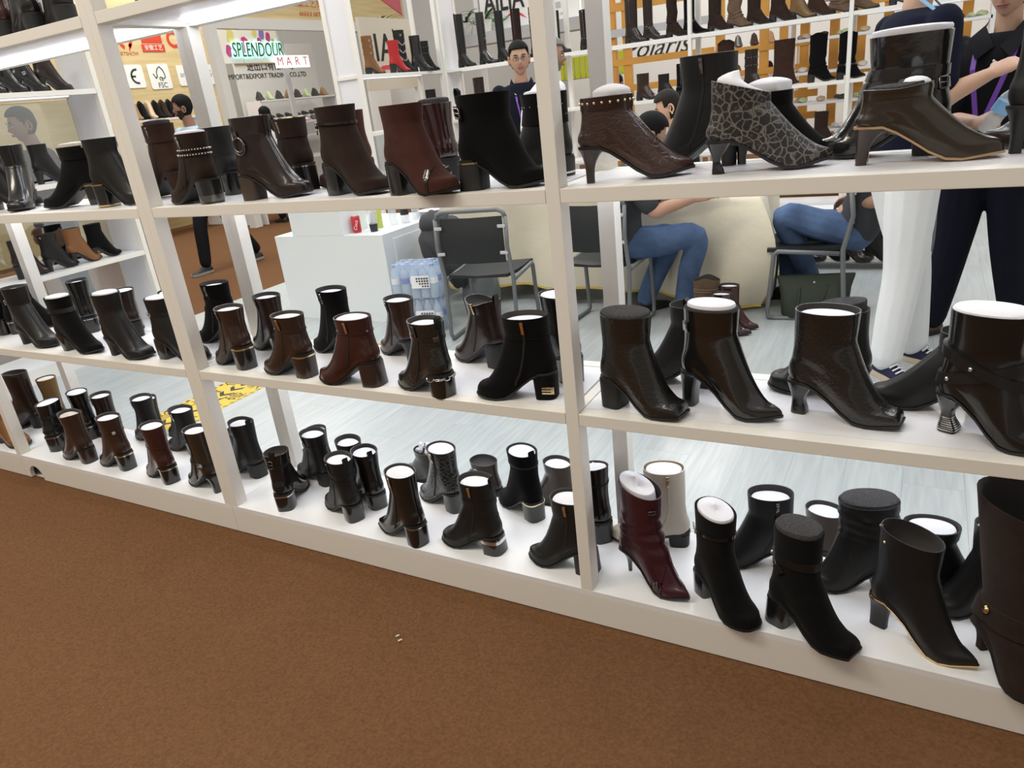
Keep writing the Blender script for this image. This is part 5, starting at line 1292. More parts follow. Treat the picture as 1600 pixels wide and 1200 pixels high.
def person(label, J, shirt, trousers, shoes='black', hair='short', female=False, beard=False, glasses=False, hairm='hair_black', skinm='skin', look=None, up=None, sleeve='short', voxel=.011, hands=(.5, .5), group='visitors and staff in the hall', scale=1.0, legs=True, tw=1.0, palms=(None, None), hs=1.0, fingers=(None, None)):
    """J: joints in world space: pel mid nk hd shL shR elL elR wrL wrR hipL hipR knL knR anL anR ; look = facing of head"""
    root = thing('person', (J['pel'].x, J['pel'].y, FZ if J['pel'].x > -5.4 else 0), 0, label, 'person', group)
    off = Vector(root.location); J = {k: v - off for k, v in J.items()}
    ax = (J['shR'] - J['shL']).normalized(); fwd = V(0, 0, 1).cross(ax); fwd = look if look is not None else fwd
    b = MB(); torso(b, J['pel'], J['mid'], J['nk'] - (J['nk'] - J['mid']).normalized() * .02, ax, -.024)
    upv = up if up is not None else (J['hd'] - J['nk']).normalized()
    limb(b, [J['nk'] - (J['nk'] - J['mid']).normalized() * .06, J['nk'], J['nk'].lerp(J['hd'], .5), J['hd'] - upv * .02], [.058, .058, .054, .052])
    for s in 'LR':
        limb(b, [J['sh' + s], J['sh' + s].lerp(J['el' + s], .5), J['el' + s], J['el' + s].lerp(J['wr' + s], .35), J['wr' + s]], [.052, .046, .038, .040, .026])
        d = fingers[0 if s == 'L' else 1] or (J['wr' + s] - J['el' + s]).normalized(); pm = palms[0 if s == 'L' else 1]
        if pm is None: pm = (J['pel'] - J['wr' + s]); pm = pm if pm.cross(d).length > .01 else V(0, 1, 0)
        hand(b, J['wr' + s], d, pm, 1.0, hands[0 if s == 'L' else 1], 1 if s == 'L' else -1)
        if legs: limb(b, [J['hip' + s], J['hip' + s].lerp(J['kn' + s], .5), J['kn' + s], J['kn' + s].lerp(J['an' + s], .35), J['an' + s]], [.080, .070, .052, .052, .036])
    hb = head(J['hd'], fwd, upv, hs, hair, female, beard, glasses, hairm, skinm)
    remesh(b, 'body', skinm, root, voxel, 3, extra=(hb[0], hb[1]))
    h_ = hb[2].build('hair', hairm, root, smooth=60)
    if hb[3]: hb[3].build('beard', 'beard' if hairm != 'hair_grey' else 'hair_grey', root, smooth=60)
    if hb[4]: hb[4].build('glasses', 'gunmetal', root, smooth=True)
    c_ = MB(); torso(c_, J['pel'] - V(0, 0, 0), J['mid'], J['nk'] - (J['nk'] - J['mid']).normalized() * .012, ax, .014)
    for s in 'LR':
        e = J['el' + s]; a = J['sh' + s]
        if sleeve == 'short': limb(c_, [a, a.lerp(e, .45), a.lerp(e, .80)], [.068, .066, .064])
        else: limb(c_, [a, a.lerp(e, .5), e, e.lerp(J['wr' + s], .5), e.lerp(J['wr' + s], .93)], [.068, .062, .054, .050, .040])
    sh = remesh(c_, 'shirt', shirt, root, voxel, 8)
    if legs:
        t_ = MB(); pv = J['pel']; a2 = (J['hipR'] - J['hipL']).normalized(); u2 = (J['mid'] - pv).normalized(); f2 = u2.cross(a2)
        t_.loft([[pv + u2 * z + a2 * w * math.cos(2 * PI * q / 20) + f2 * dd * math.sin(2 * PI * q / 20) for q in range(20)] for z, w, dd in ((-.14, .10, .09), (-.06, .168, .122), (.02, .170, .124), (.09, .160, .116))], 0)
        for s in 'LR':
            h0, k0, a0 = J['hip' + s], J['kn' + s], J['an' + s]
            limb(t_, [h0, h0.lerp(k0, .5), k0, k0.lerp(a0, .5), a0.lerp(k0, .03)], [q * tw for q in (.100, .092, .075, .070, .062)])
        remesh(t_, 'trousers', trousers, root, voxel, 2)
        for s in 'LR':
            dr = J.get('ft' + s); dr = (dr + off - (J['an' + s] + off)) if dr is not None else V(fwd.x, fwd.y, 0)
            pr = thing; z_ = J['an' + s] + off
            so = len(root.children)
            tmp = MB()
            shoe_parent = root
            # shoes are built in world space then moved into the person's frame
            before = set(root.children); shoe(root, z_, dr, shoes)
            for ch in root.children:
                if ch not in before: ch.data.transform(Matrix.Translation(-off)); [g.data.transform(Matrix.Translation(-off)) for g in ch.children]
    return root, J, sh, off, hb
def stand(x, y, face, h=1.72, lean=0.0, stride=0.0, arms='down', feet=None):
    """standing joints; face = heading in degrees"""
    k = h / 1.75; f = V(math.cos(R(face)), math.sin(R(face)), 0); r = V(f.y, -f.x, 0); o = V(x, y, FZ if x > -5.4 else 0)
    def P_(a, b, z): return o + f * a * k + r * b * k + V(0, 0, z * k)
    J = dict(pel=P_(0, 0, .95), mid=P_(-.01, 0, 1.18), nk=P_(lean, 0, 1.47), hd=P_(lean + .03, 0, 1.635), shL=P_(lean, -.19, 1.40), shR=P_(lean, .19, 1.40),
             elL=P_(-.02, -.25, 1.12), elR=P_(-.02, .25, 1.12), wrL=P_(.08, -.24, .88), wrR=P_(.08, .24, .88), hipL=P_(0, -.09, .90), hipR=P_(0, .09, .90),
             knL=P_(.03 + stride * .5, -.10, .50), knR=P_(.03 - stride * .35, .10, .50), anL=P_(stride, -.11, .09), anR=P_(-stride, .11, .09))
    J['ftL'] = J['anL'] + f * .2; J['ftR'] = J['anR'] + f * .2
    return J, f, r
def ribbon(root, pts, w, m, name, nrm, t=.0015):
    pts = [Vector(p) for p in pts]; A, B_ = [], []
    for i, p in enumerate(pts):
        d = (pts[min(i + 1, len(pts) - 1)] - pts[max(i - 1, 0)]).normalized(); s = d.cross(nrm).normalized()
        A.append(p + s * w / 2); B_.append(p - s * w / 2)
    n_ = nrm.normalized() * t
    return MB().loft([A, B_, [p + n_ for p in B_], [p + n_ for p in A], A], 0, False, False, False).build(name, m, root)

# P1 man with glasses behind the table
J, f, r = stand(-3.09, 4.45, -64, 1.86)
root, J1, sh, off, hb = person('man with glasses and a dark polo standing behind the table', J, 'cloth_darknavy', 'cloth_black', 'black', 'short', glasses=True, look=V(.50, -.85, -.05), skinm='skin', voxel=.010, hs=1.08)
W = J1['nk']; fr_ = V(math.cos(R(-64)), math.sin(R(-64)), 0); rr_ = V(fr_.y, -fr_.x, 0)
cl = MB()
for s in (-1, 1): cl.loft([[W + rr_ * s * .015 + fr_ * .105 + V(0, 0, -.075), W + rr_ * s * .075 + fr_ * .05 + V(0, 0, .005), W + rr_ * s * .085 - fr_ * .02 + V(0, 0, .03)], [W + rr_ * s * .050 + fr_ * .115 + V(0, 0, -.105), W + rr_ * s * .105 + fr_ * .07 + V(0, 0, -.045), W + rr_ * s * .105 - fr_ * .02 + V(0, 0, -.01)]], 0, False, False, False)
co = cl.build('collar', 'cloth_darknavy', root, smooth=True)
for s in (-1, 1): MB().tube([W + rr_ * s * .052 + fr_ * .118 + V(0, 0, -.106), W + rr_ * s * .108 + fr_ * .072 + V(0, 0, -.046), W + rr_ * s * .108 - fr_ * .02 + V(0, 0, -.01)], .003, 5).build('collar_stripe', 'cloth_white', co, smooth=True)
ribbon(root, [W + rr_ * .06 + fr_ * .09 + V(0, 0, -.06), W + rr_ * .05 + fr_ * .135 + V(0, 0, -.16), W + rr_ * .01 + fr_ * .15 + V(0, 0, -.40)], .015, 'lanyard_purple', 'lanyard', fr_)
# P2 man in white T-shirt, back turned
J, f, r = stand(-2.74, 3.98, 40, 1.83, lean=.13)
person('grey haired bearded man in a white T-shirt seen from behind', J, 'cloth_white', 'cloth_darknavy', 'black', 'short', beard=True, hairm='hair_grey', look=V(.93, .25, -.1), skinm='skin_tan', voxel=.010)
root = bpy.context.scene.objects[-1] if False else None
# P3 seated woman across the table
sx, sy = -1.62, 4.22
J = dict(pel=V(sx, sy, .52), mid=V(sx - .01, sy, .74), nk=V(sx - .03, sy - .03, 1.03), hd=V(sx - .10, sy - .05, 1.245), shL=V(sx - .02, sy - .17, .98), shR=V(sx - .04, sy + .17, .98), elL=V(sx - .12, sy - .24, .80), elR=V(sx - .12, sy + .22, .80), wrL=V(sx - .30, sy - .20, .80), wrR=V(sx - .30, sy + .12, .80),
         hipL=V(sx, sy - .09, .50), hipR=V(sx, sy + .09, .50), knL=V(sx - .40, sy - .09, .50), knR=V(sx - .40, sy + .09, .50), anL=V(sx - .40, sy - .09, .09), anR=V(sx - .40, sy + .09, .09))
root, Jx, sh, off, hb = person('dark haired woman with an earring looking down behind the table', J, 'cloth_black', 'cloth_black', 'black', 'long', True, hairm='hair_brown', look=V(-.93, -.32, -.32), up=V(-.25, -.05, 1), skinm='skin_light', voxel=.010, sleeve='long', hs=.98)
MB().sphere(hb[5](-.084, -.012, -.045), .008, 0, 8, 6).build('earring', 'pale_gold_metal', root, smooth=True)
MB().sphere(hb[5](0, -.10, -.02), (.06, .05, .06), 0, 12, 8).build('hair_bun', 'hair_brown', root, smooth=True)
# stool under her
st_ = thing('stool', (sx, sy, FZ), 0, 'small stool under the dark haired woman', 'stool')
MB().lathe([(.16, .39), (.17, .40), (.17, .415), (.16, .42)], n=20).build('seat', 'chair_plastic', st_, smooth=40)
for q in range(4): MB().tube([(.12 * math.cos(q * PI / 2), .12 * math.sin(q * PI / 2), .39), (.17 * math.cos(q * PI / 2), .17 * math.sin(q * PI / 2), 0)], .011, 6).build('leg', 'grey_steel', st_, smooth=True)
# P4 man in jeans on the right-hand chair
J = dict(pel=V(-1.63, 2.80, .53), mid=V(-1.62, 2.80, .75), nk=V(-1.52, 2.80, 1.00), hd=V(-1.43, 2.82, 1.155), shL=V(-1.58, 2.99, .94), shR=V(-1.50, 2.62, .95), elL=V(-1.42, 2.99, .74), elR=V(-1.36, 2.62, .74), wrL=V(-1.18, 2.95, .80), wrR=V(-1.15, 2.72, .79),
         hipL=V(-1.60, 2.92, .50), hipR=V(-1.58, 2.74, .51), knL=V(-1.38, 3.02, .50), knR=V(-1.19, 2.90, .53), anL=V(-1.56, 2.99, .09), anR=V(-1.29, 2.97, .09))
J['ftL'] = J['anL'] + V(.1, .17, 0); J['ftR'] = J['anR'] + V(.15, .12, 0)
person('seated man in a grey sweater and blue jeans bending over the table', J, 'cloth_grey', 'denim', 'black', 'short', glasses=True, look=V(.75, .55, -.40), up=V(.25, .1, 1), skinm='skin', voxel=.010, sleeve='short')
# P5 seated person in jeans at the right end
J = dict(pel=V(-.30, 3.22, .53), mid=V(-.22, 3.22, .74), nk=V(-.06, 3.24, 1.0), hd=V(-.04, 3.24, 1.17), shL=V(-.08, 3.06, .95), shR=V(-.08, 3.41, .95), elL=V(-.16, 3.03, .70), elR=V(-.14, 3.46, .70), wrL=V(-.30, 3.1, .66), wrR=V(-.32, 3.4, .66),
         hipL=V(-.32, 3.13, .50), hipR=V(-.32, 3.31, .50), knL=V(-.70, 3.12, .60), knR=V(-.70, 3.34, .52), anL=V(-.56, 3.32, .16), anR=V(-.70, 3.4, .09))
J['ftL'] = J['anL'] + V(-.2, 0, 0); J['ftR'] = J['anR'] + V(-.2, 0, 0)
person('person in blue jeans sitting at the right end of the table', J, 'cloth_grey', 'denim', 'black', look=V(-1, .2, -.2), voxel=.010)
# P6 man in white trousers
J, f, r = stand(-.07, 2.26, 30, 1.93, lean=.0)
J.update(anL=V(.04, 2.37, .09), anR=V(-.07, 2.12, .09), knL=V(.0, 2.34, .51), knR=V(-.03, 2.15, .51), elR=V(.045, 1.99, 1.265), wrR=V(.205, 2.06, 1.335), elL=V(-.10, 2.52, 1.14), wrL=V(.06, 2.46, 1.02))
J['ftL'] = J['anL'] + V(.17, -.10, 0); J['ftR'] = J['anR'] + V(.13, -.16, 0)
root, Jx, sh, off, hb = person('man in white trousers and navy polo with a pale blue lanyard', J, 'cloth_navy', 'cloth_white', 'sneaker', 'short', look=V(1, .1, -.1), skinm='skin_light', voxel=.009, tw=1.16, hands=(1.0, .75), palms=(V(0, 0, 1), V(0, .6, -.8)))
nk = Jx['nk']
ribbon(root, [nk + V(.00, -.10, .03), nk + V(.09, -.13, -.05), nk + V(.13, -.13, -.22), nk + V(.13, -.12, -.38)], .014, 'lanyard_blue', 'lanyard', V(.5, -1, 0)); ribbon(root, [nk + V(.06, .06, .02), nk + V(.15, .02, -.08), nk + V(.16, -.08, -.22), nk + V(.145, -.115, -.38)], .014, 'lanyard_blue', 'lanyard', V(1, .2, 0))
bd = MB().box(nk + V(.135, -.125, -.44), (.062, .003, .10), 0, (0, R(-4), R(-30)), bev=.002).build('badge', 'badge_blue', root); MB().box(nk + V(.1365, -.1275, -.46), (.03, .0012, .012), 0, (0, R(-4), R(-30))).build('badge_code', 'label_blue', bd)
# P7 man in black polo
J, f, r = stand(.30, 2.78, -112, 1.78)
J.update(anL=V(.50, 2.74, .09), anR=V(.12, 2.80, .09), knL=V(.42, 2.74, .50), knR=V(.18, 2.78, .50), elR=V(.10, 2.70, 1.12), wrR=V(.20, 2.40, 1.13), elL=V(.52, 2.64, 1.12), wrL=V(.42, 2.42, 1.08))
J['ftL'] = J['anL'] + V(.03, -.2, 0); J['ftR'] = J['anR'] + V(-.14, -.12, 0)
root, Jx, sh, off, hb = person('man in a black polo with a purple lanyard and brown suede shoes', J, 'cloth_black', 'cloth_darknavy', 'brown', 'short', look=V(-.35, -.9, -.12), skinm='skin_light', voxel=.009, tw=1.14, hands=(.6, .9))
nk = Jx['nk']; fr_ = V(math.cos(R(-112)), math.sin(R(-112)), 0); rr_ = V(fr_.y, -fr_.x, 0)
cl = MB()
for s in (-1, 1): cl.loft([[nk + rr_ * s * .012 + fr_ * .115 + V(0, 0, -.07), nk + rr_ * s * .075 + fr_ * .06 + V(0, 0, .025), nk + rr_ * s * .085 - fr_ * .02 + V(0, 0, .05)], [nk + rr_ * s * .070 + fr_ * .150 + V(0, 0, -.12), nk + rr_ * s * .125 + fr_ * .11 + V(0, 0, -.03), nk + rr_ * s * .110 - fr_ * .02 + V(0, 0, -.01)]], 0, False, False, False)
cl.build('collar', 'cloth_black', root, smooth=True)
for q in range(2): MB().sphere(nk + fr_ * (.128 + .004 * q) + V(0, 0, -.13 - .06 * q), .006, 0, 8, 5).build('button', 'print_white', root, smooth=True)
ribbon(root, [nk + rr_ * .085 + fr_ * .105 + V(0, 0, -.05), nk + rr_ * .075 + fr_ * .155 + V(0, 0, -.16), nk + rr_ * .03 + fr_ * .155 + V(0, 0, -.42)], .022, 'lanyard_purple', 'lanyard', fr_)
ribbon(root, [nk - rr_ * .085 + fr_ * .105 + V(0, 0, -.05), nk - rr_ * .07 + fr_ * .155 + V(0, 0, -.16), nk + rr_ * .015 + fr_ * .155 + V(0, 0, -.42)], .022, 'lanyard_purple', 'lanyard', fr_)
wb = thing('water_bottle', (.225, 2.24, 1.10), 0, 'clear water bottle with a blue label held between the two standing men', 'bottle'); wb.rotation_euler = (R(8), R(28), 0)
MB().lathe([(.026, 0), (.032, .008), (.030, .04), (.033, .05), (.031, .07), (.033, .08), (.033, .14), (.030, .155), (.013, .19), (.013, .20)], n=18).build('body', 'clear_plastic', wb, smooth=40)
MB().lathe([(.0338, .088), (.0338, .136)], n=18).build('label_band', 'lanyard_blue', wb, smooth=40); MB().lathe([(.015, .195), (.015, .213)], n=12).build('cap', 'print_white', wb, smooth=40)
# P8 walking man in the aisle
J, f, r = stand(-6.86, 4.05, -95, 1.84, lean=.03)
J.update(anL=V(-6.78, 4.42, .13), anR=V(-6.90, 3.78, .10), knL=V(-6.78, 4.16, .50), knR=V(-6.92, 3.86, .53))
J['ftL'] = J['anL'] + V(0, -.2, 0); J['ftR'] = J['anR'] + V(0, -.2, 0)
person('bearded man with receding hair walking along the carpet aisle', J, 'cloth_blue', 'cloth_black', 'runner', 'short', beard=True, look=V(-.75, -.65, -.08), skinm='skin_tan')
# P9 woman with ponytail
J, f, r = stand(-8.8, 7.0, 175, 1.70)
root, Jx, sh, off, hb = person('woman with a black ponytail and white top at the far booth', J, 'cloth_white', 'cloth_black', 'black', 'long', True, look=V(-1, .15, 0), skinm='skin_light', sleeve='long')
MB().tube([hb[5](0, -.10, .0), hb[5](0, -.14, -.08), hb[5](0, -.13, -.20), hb[5](0, -.12, -.32)], [.03, .04, .035, .012], 10).build('ponytail', 'hair_black', root, smooth=True)
ribbon(root, [Jx['nk'] + V(.10, -.10, -.02), Jx['nk'] + V(.13, 0, -.25), Jx['nk'] + V(.12, .14, -.52)], .02, 'cloth_black', 'bag_strap', V(1, 0, 0))
# P10 man in dark jacket at the left
J, f, r = stand(-6.05, 1.88, -100, 1.78)
person('black haired man in a navy jacket behind the glass at the left', J, 'cloth_navy', 'cloth_black', 'black', 'short', look=V(-.2, -1, -.1), skinm='skin_tan', sleeve='long')
# P11 far seated visitor in a pale shirt
J, f, r = stand(-4.35, 10.2, -60, 1.55)
person('visitor in a pale shirt far behind the orange frames', J, 'drink_green', 'cloth_black', 'black', 'short', look=V(-.4, -1, -.3), sleeve='long', voxel=.014)
# ================================================================ BOOTS ON THE BACK AND SIDE UNITS
TB = 'tall boots on the back shelving'
def tall(x, y, z, yaw, H, m, label, group=TB, hh=.04, wt=.115, L=.26, slouch=None, extra=None, toe='almond', heel='block', name='tall_boot', plat=0, **kw):
    t, b = new_boot(label, x, y, z, yaw, L, group=group, name=name, H=H, hh=hh, toe=toe, wt=wt, slouch=slouch, **kw)
    b.upper(t, m); b.sole(t, st=.014 if plat == 0 else plat); b.heel(t, 'heel_matte', heel)
    if extra == 'straps':
        for q in (.55, .72, .88): b.buckle(b.strap(t, H * q, .016, m=m, off=.003), 21, H * q, .016, .02, S_)
    elif extra == 'strap': b.buckle(b.strap(t, .13, .014, m='black_leather'), 21, .13, .018, .02, S_)
    elif extra == 'dots': b.studs(t, H * .3, [q for q in range(0, 28)], .003, S_); b.seam(t, 22, H * .98, H * .35, 'silver_metal', r=.0016)
    elif extra == 'pulltab': b.tab(t, m); b.seam(t, 21, H - .01, H * .45, 'gunmetal', r=.002)
    elif extra == 'chains':
        for q in range(3): b.chain(t, [b.pt(17 + k * .8, H * (.75 - .18 * q) - .045 * math.sin(PI * k / 8)) + b.nrm(17 + k * .8, H * .6) * .006 for k in range(9)], 'silver_metal', .0016)
        b.buckle(b.strap(t, H * .88, .02, m=m), 21, H * .88, .02, .02, S_); b.tab(t, m)
    elif extra == 'laces': b.studs(t, H * .5, [14, 13, 15], .004, S_); [b.strap(t, H * q, .006, m='black_patent', arc=(11, 17), off=.004, name='lace') for q in (.45, .55, .65, .75)]
    elif extra == 'spikes':
        for q in (.6, .8): b.studs(b.strap(t, H * q, .018, m=m, off=.003), H * q, range(0, 28, 2), .006, 'gunmetal')
    return t
for x, H, m, l, kw in ((-5.02, .58, 'black_leather', 'tall black boot with a notched top beside the corner upright', dict(extra='pulltab')),
    (-4.72, .56, 'black_crinkle', 'tall black laced boot, second on the back shelf', dict(extra='laces', wt=.10)),
    (-4.47, .54, 'black_leather', 'narrow tall black riding boot above the bespectacled man', dict(wt=.10)),
    (-4.26, .53, 'dark_brown_suede', 'tall dark boot with a back strap above the bespectacled man', dict(extra='pulltab')),
    (-4.03, .52, 'black_glossy', 'tall black buckled boot right above the bespectacled man', dict(extra='straps', wt=.11)),
    (-3.78, .44, 'black_leather', 'tall black boot half hidden by the centre upright', {}),
    (-3.42, .40, 'black_glossy', 'tall black boot with a silver beaded line on the back shelf', dict(extra='dots', wt=.17, lw=.06)),
    (-2.90, .43, 'dark_brown_leather', 'dark brown tall boot with a side zip before the orange frame', dict(extra='pulltab', wt=.14)),
    (-2.70, .42, 'dark_brown_leather', 'dark brown ruched tall boot, second before the orange frame', dict(wt=.10, slouch=(.5, .8, .004, 9))),
    (-2.45, .47, 'dark_brown_suede', 'dark slouched boot with silver zip on the back shelf', dict(wt=.11, slouch=(.55, .9, .006, 7))),
    (-2.27, .46, 'black_suede', 'black suede tall boot with a square buckle on the back shelf', dict(extra='strap', wt=.11)),
    (-2.02, .44, 'dark_brown_suede', 'plain dark brown boot right of the back upright', dict(wt=.13)),
    (-1.83, .42, 'taupe_suede', 'taupe slouched boot on the back shelf', dict(wt=.14, slouch=(.4, .95, .008, 8))),
    (-1.64, .40, 'dark_brown_suede', 'dark brown suede boot between taupe and olive boots', dict(wt=.13)),
    (-1.42, .38, 'dark_brown_suede', 'dark brown heeled suede boot on the back shelf', dict(wt=.14, hh=.06)),
    (-1.24, .36, 'khaki_leather', 'olive tan boot on the upper back shelf', dict(wt=.13, hh=.06)),
    (-1.08, .34, 'brown_suede', 'brown heeled boot beside the olive tan one', dict(wt=.13, hh=.06)),
    (-.89, .30, 'taupe_suede', 'short taupe slouched boot near the navy polo', dict(wt=.15, slouch=(.3, .95, .008, 7))),
    (-.71, .30, 'taupe_suede', 'grey taupe boot next to the back right upright', dict(wt=.12)),
    (-.38, .26, 'tan_suede', 'tan slouched boot beside the navy polo', dict(wt=.14, slouch=(.3, .95, .008, 7)))):
    tall(x, 6.60, LV['top'], -8, H, m, l, **kw)
MBG = 'boots on the middle back shelf'
for x, H, m, l, kw in ((-4.86, .45, 'dark_brown_leather', 'dark brown wide shaft boot below the tall black boots', dict(wt=.15)),
    (-4.55, .28, 'black_leather', 'black buckled boot below the tall riding boots', dict(extra='straps')),
    (-2.80, .27, 'brown_leather', 'brown pull on boot beside the seated woman', dict(wt=.14)),
    (-2.56, .24, 'black_leather', 'grey black bootie beside the brown pull on boot', dict(wt=.12)),
    (-2.36, .32, 'black_suede', 'black suede boot with white dots behind the tall smooth boot', dict(extra='dots', wt=.15)),
    (-1.93, .46, 'brown_suede', 'brown rounded boot top above the tall smooth boot', dict(wt=.17, dip=-.03, lw=.06)),
    (-1.66, .37, 'dark_brown_leather', 'dark studded boot with grey fleece top', dict(extra='spikes', wt=.13)),
    (-1.38, .42, 'brown_suede', 'wide dark brown suede slouch boot with a flap', dict(wt=.20, lw=.06, hh=.06, toe='point')),
    (-1.05, .42, 'black_suede', 'black slouched western boot with a pull strap', dict(wt=.16, slouch=(.45, .85, .006, 8), toe='point', hh=.06, dip=-.02)),
    (-.79, .40, 'black_suede', 'black western boot with a long buckled back strap', dict(wt=.16, slouch=(.45, .85, .006, 8), toe='point', hh=.05, extra='strap', dip=-.02))):
    tall(x, 6.60, LV['mid'], -8, H, m, l, MBG, **kw)
for x, m, l in ((-1.80, 'black_suede', 'black gathered boot low on the back shelf behind the leopard bootie'), (-1.28, 'black_leather', 'black bootie low on the back shelf behind the olive bootie'), (-.98, 'dark_brown_suede', 'dark boot low on the back shelf next to the sandals')):
    tall(x, 6.60, LV['low'], -8, .30, m, l, 'boots on the lower back shelf', wt=.13)
SB = 'boots on the far side unit'
tall(-5.34, 5.20, LV['top'], 72, .385, 'tan_leather', 'tan boot with buckled straps beside the red boot', SB, hh=.06, extra='straps', wt=.12, L=.25)
tall(-5.28, 5.56, LV['top'], 62, .335, 'red_leather', 'red leather high heeled boot on the side unit', SB, hh=.085, wt=.125, L=.25)
tall(-5.36, 5.80, LV['top'], 60, .45, 'black_leather', 'black boot draped with silver chains behind the red boot', SB, hh=.07, wt=.13, extra='chains')
tall(-5.28, 5.98, LV['top'], 55, .385, 'black_crinkle', 'black laced platform boot with chains', SB, hh=.08, wt=.13, extra='laces', toe='round')
tall(-5.30, 6.16, LV['top'], 60, .33, 'black_leather', 'black spiked platform boot at the end of the side unit', SB, hh=.08, wt=.14, extra='spikes', toe='round')
tall(-5.32, 6.22, LV['mid'], 60, .38, 'black_soft', 'dark boot on the side unit beside the tan bag', SB, wt=.13)
tall(-5.30, 5.80, LV['low'], 70, .26, 'black_soft', 'black bootie on the lower side unit shelf', SB, wt=.12)
tall(-5.30, 6.10, LV['low'], 70, .26, 'black_glossy', 'second black bootie on the lower side unit shelf', SB, wt=.12)
lump('clutch_bag', (-5.30, 5.98, LV['mid'] + .09), (.05, .13, .10), 'beige_leather', 21, .06)
tag(bpy.data.objects['clutch_bag'], 'soft tan clutch bag on the side unit beside the dark boot', 'bag')
# boots on the left side unit behind the front shelving
LB = 'boots on the left side unit'
for y, z, m, l in ((1.16, 'top', 'black_patent', 'black patent boot on the upper left side shelf, nearest'), (1.30, 'top', 'black_patent', 'black patent boot with gold edging on the upper left side shelf'), (1.44, 'top', 'black_patent', 'black patent boot with a silver buckle on the upper left side shelf'), (1.60, 'top', 'dark_brown_leather', 'dark brown leather boot at the end of the upper left side shelf'),
                   (1.04, 'low', 'dark_brown_leather', 'dark brown pointed boot on the lower left side shelf, nearest'), (1.24, 'low', 'black_leather', 'black boot with a gold square clasp on the lower left side shelf'), (1.42, 'low', 'tan_leather', 'tan boot on the lower left side shelf'), (1.58, 'low', 'black_suede', 'black suede boot at the end of the lower left side shelf'),
                   (1.12, 'mid', 'black_soft', 'navy black boot on the middle left side shelf, nearest'), (1.38, 'mid', 'black_leather', 'black boot on the middle left side shelf, farther')):
    t, b = gb(-5.27, y, LV[z], 88, .255, m, l, LB, 'point' if z == 'low' else 'almond', .085, 'column', wt=.12)
    if 'clasp' in l: b.plate(t, 26, .235, .014, .014, PG, 'clasp')
    if 'buckle' in l: b.buckle(t, 22, .12, .02, .016, S_)

# ================================================================ NEIGHBOURING BOOTHS AND HALL
mat('hall_white', (0.72, 0.72, 0.70), 0.8); mat('hall_grey', (0.35, 0.35, 0.35), 0.8); mat('opposite', (0.30, 0.27, 0.24), 0.8)
def ymat():
    m = mat('pale_wood', (0.60, 0.45, 0.20), 0.55); n, l = nt(m); b = n['Principled BSDF']; tc = n.new('ShaderNodeTexCoord'); mp = n.new('ShaderNodeMapping'); mp.inputs['Scale'].default_value = (1, .6, 9)
    t = n.new('ShaderNodeTexNoise'); t.inputs['Scale'].default_value = 2.2; t.inputs['Detail'].default_value = 5; r = n.new('ShaderNodeValToRGB'); e = r.color_ramp.elements
    e[0].position = .3; e[0].color = (0.58, 0.45, 0.22, 1); e[1].position = .7; e[1].color = (0.70, 0.57, 0.32, 1)
    l.new(tc.outputs['Object'], mp.inputs[0]); l.new(mp.outputs[0], t.inputs['Vector']); l.new(t.outputs['Fac'], r.inputs[0]); l.new(r.outputs[0], b.inputs['Base Color'])
ymat()
mat('orange_wood', (0.62, 0.30, 0.05), 0.5, var=(4, .12)); mat('slat_grey', (0.50, 0.51, 0.53), 0.4)
mat('sign_white', (0.86, 0.87, 0.86), 0.5); mat('logo_red', (0.62, 0.06, 0.03), 0.5); mat('logo_dark', (0.02, 0.045, 0.03), 0.5); mat('logo_grey', (0.25, 0.27, 0.26), 0.5); mat('text_orange', (0.55, 0.16, 0.04), 0.5)
mat('sign_mint', (0.50, 0.95, 0.85), 0.5, emit=.9); mat('sign_glow', (0.95, 0.98, 0.98), 0.5, emit=1.0); mat('flag_red', (0.65, 0.05, 0.06), 0.5); mat('flag_pink', (0.62, 0.14, 0.18), 0.5); mat('logo_green', (0.10, 0.32, 0.12), 0.5)
mat('leaf_green', (0.05, 0.10, 0.03), 0.6); mat('lime_panel', (0.50, 0.55, 0.04), 0.5); mat('petal_pink', (0.55, 0.05, 0.25), 0.5); mat('petal_yellow', (0.75, 0.7, 0.25), 0.5); mat('petal_violet', (0.25, 0.2, 0.6), 0.5)
mat('pale_pink', (0.62, 0.42, 0.36), 0.6); mat('pale_green', (0.45, 0.52, 0.30), 0.6); mat('shoe_dark', (0.03, 0.025, 0.022), 0.5)
for nm_, bx_, lb in (('wall_left', (-13.2, -13.0, -6, 14.5, 0, 4.2), 'far left hall partition behind the neighbouring booths'), ('wall_back', (-13, 6, 14.3, 14.5, 0, 4.2), 'far hall partition behind the back booths'), ('wall_right', (5.0, 5.2, -6, 14.5, 0, 4.2), 'hall partition to the right'), ('wall_front', (-13, 5, -6.2, -6.0, 0, 3.2), 'booth partition across the aisle')):
    tag(MB().bx(*bx_).build(nm_, 'opposite' if nm_ == 'wall_front' else 'hall_white'), lb, kind='structure')
MX = Matrix(((0, 0, 1, 0), (1, 0, 0, 0), (0, 1, 0, 0), (0, 0, 0, 1)))     # writing on a plane facing +X
MY = Matrix(((1, 0, 0, 0), (0, 0, -1, 0), (0, 1, 0, 0), (0, 0, 0, 1)))    # writing on a plane facing -Y
def onx(x, y, z): return Matrix.Translation((x, y, z)) @ MX
def ony(x, y, z): return Matrix.Translation((x, y, z)) @ MY
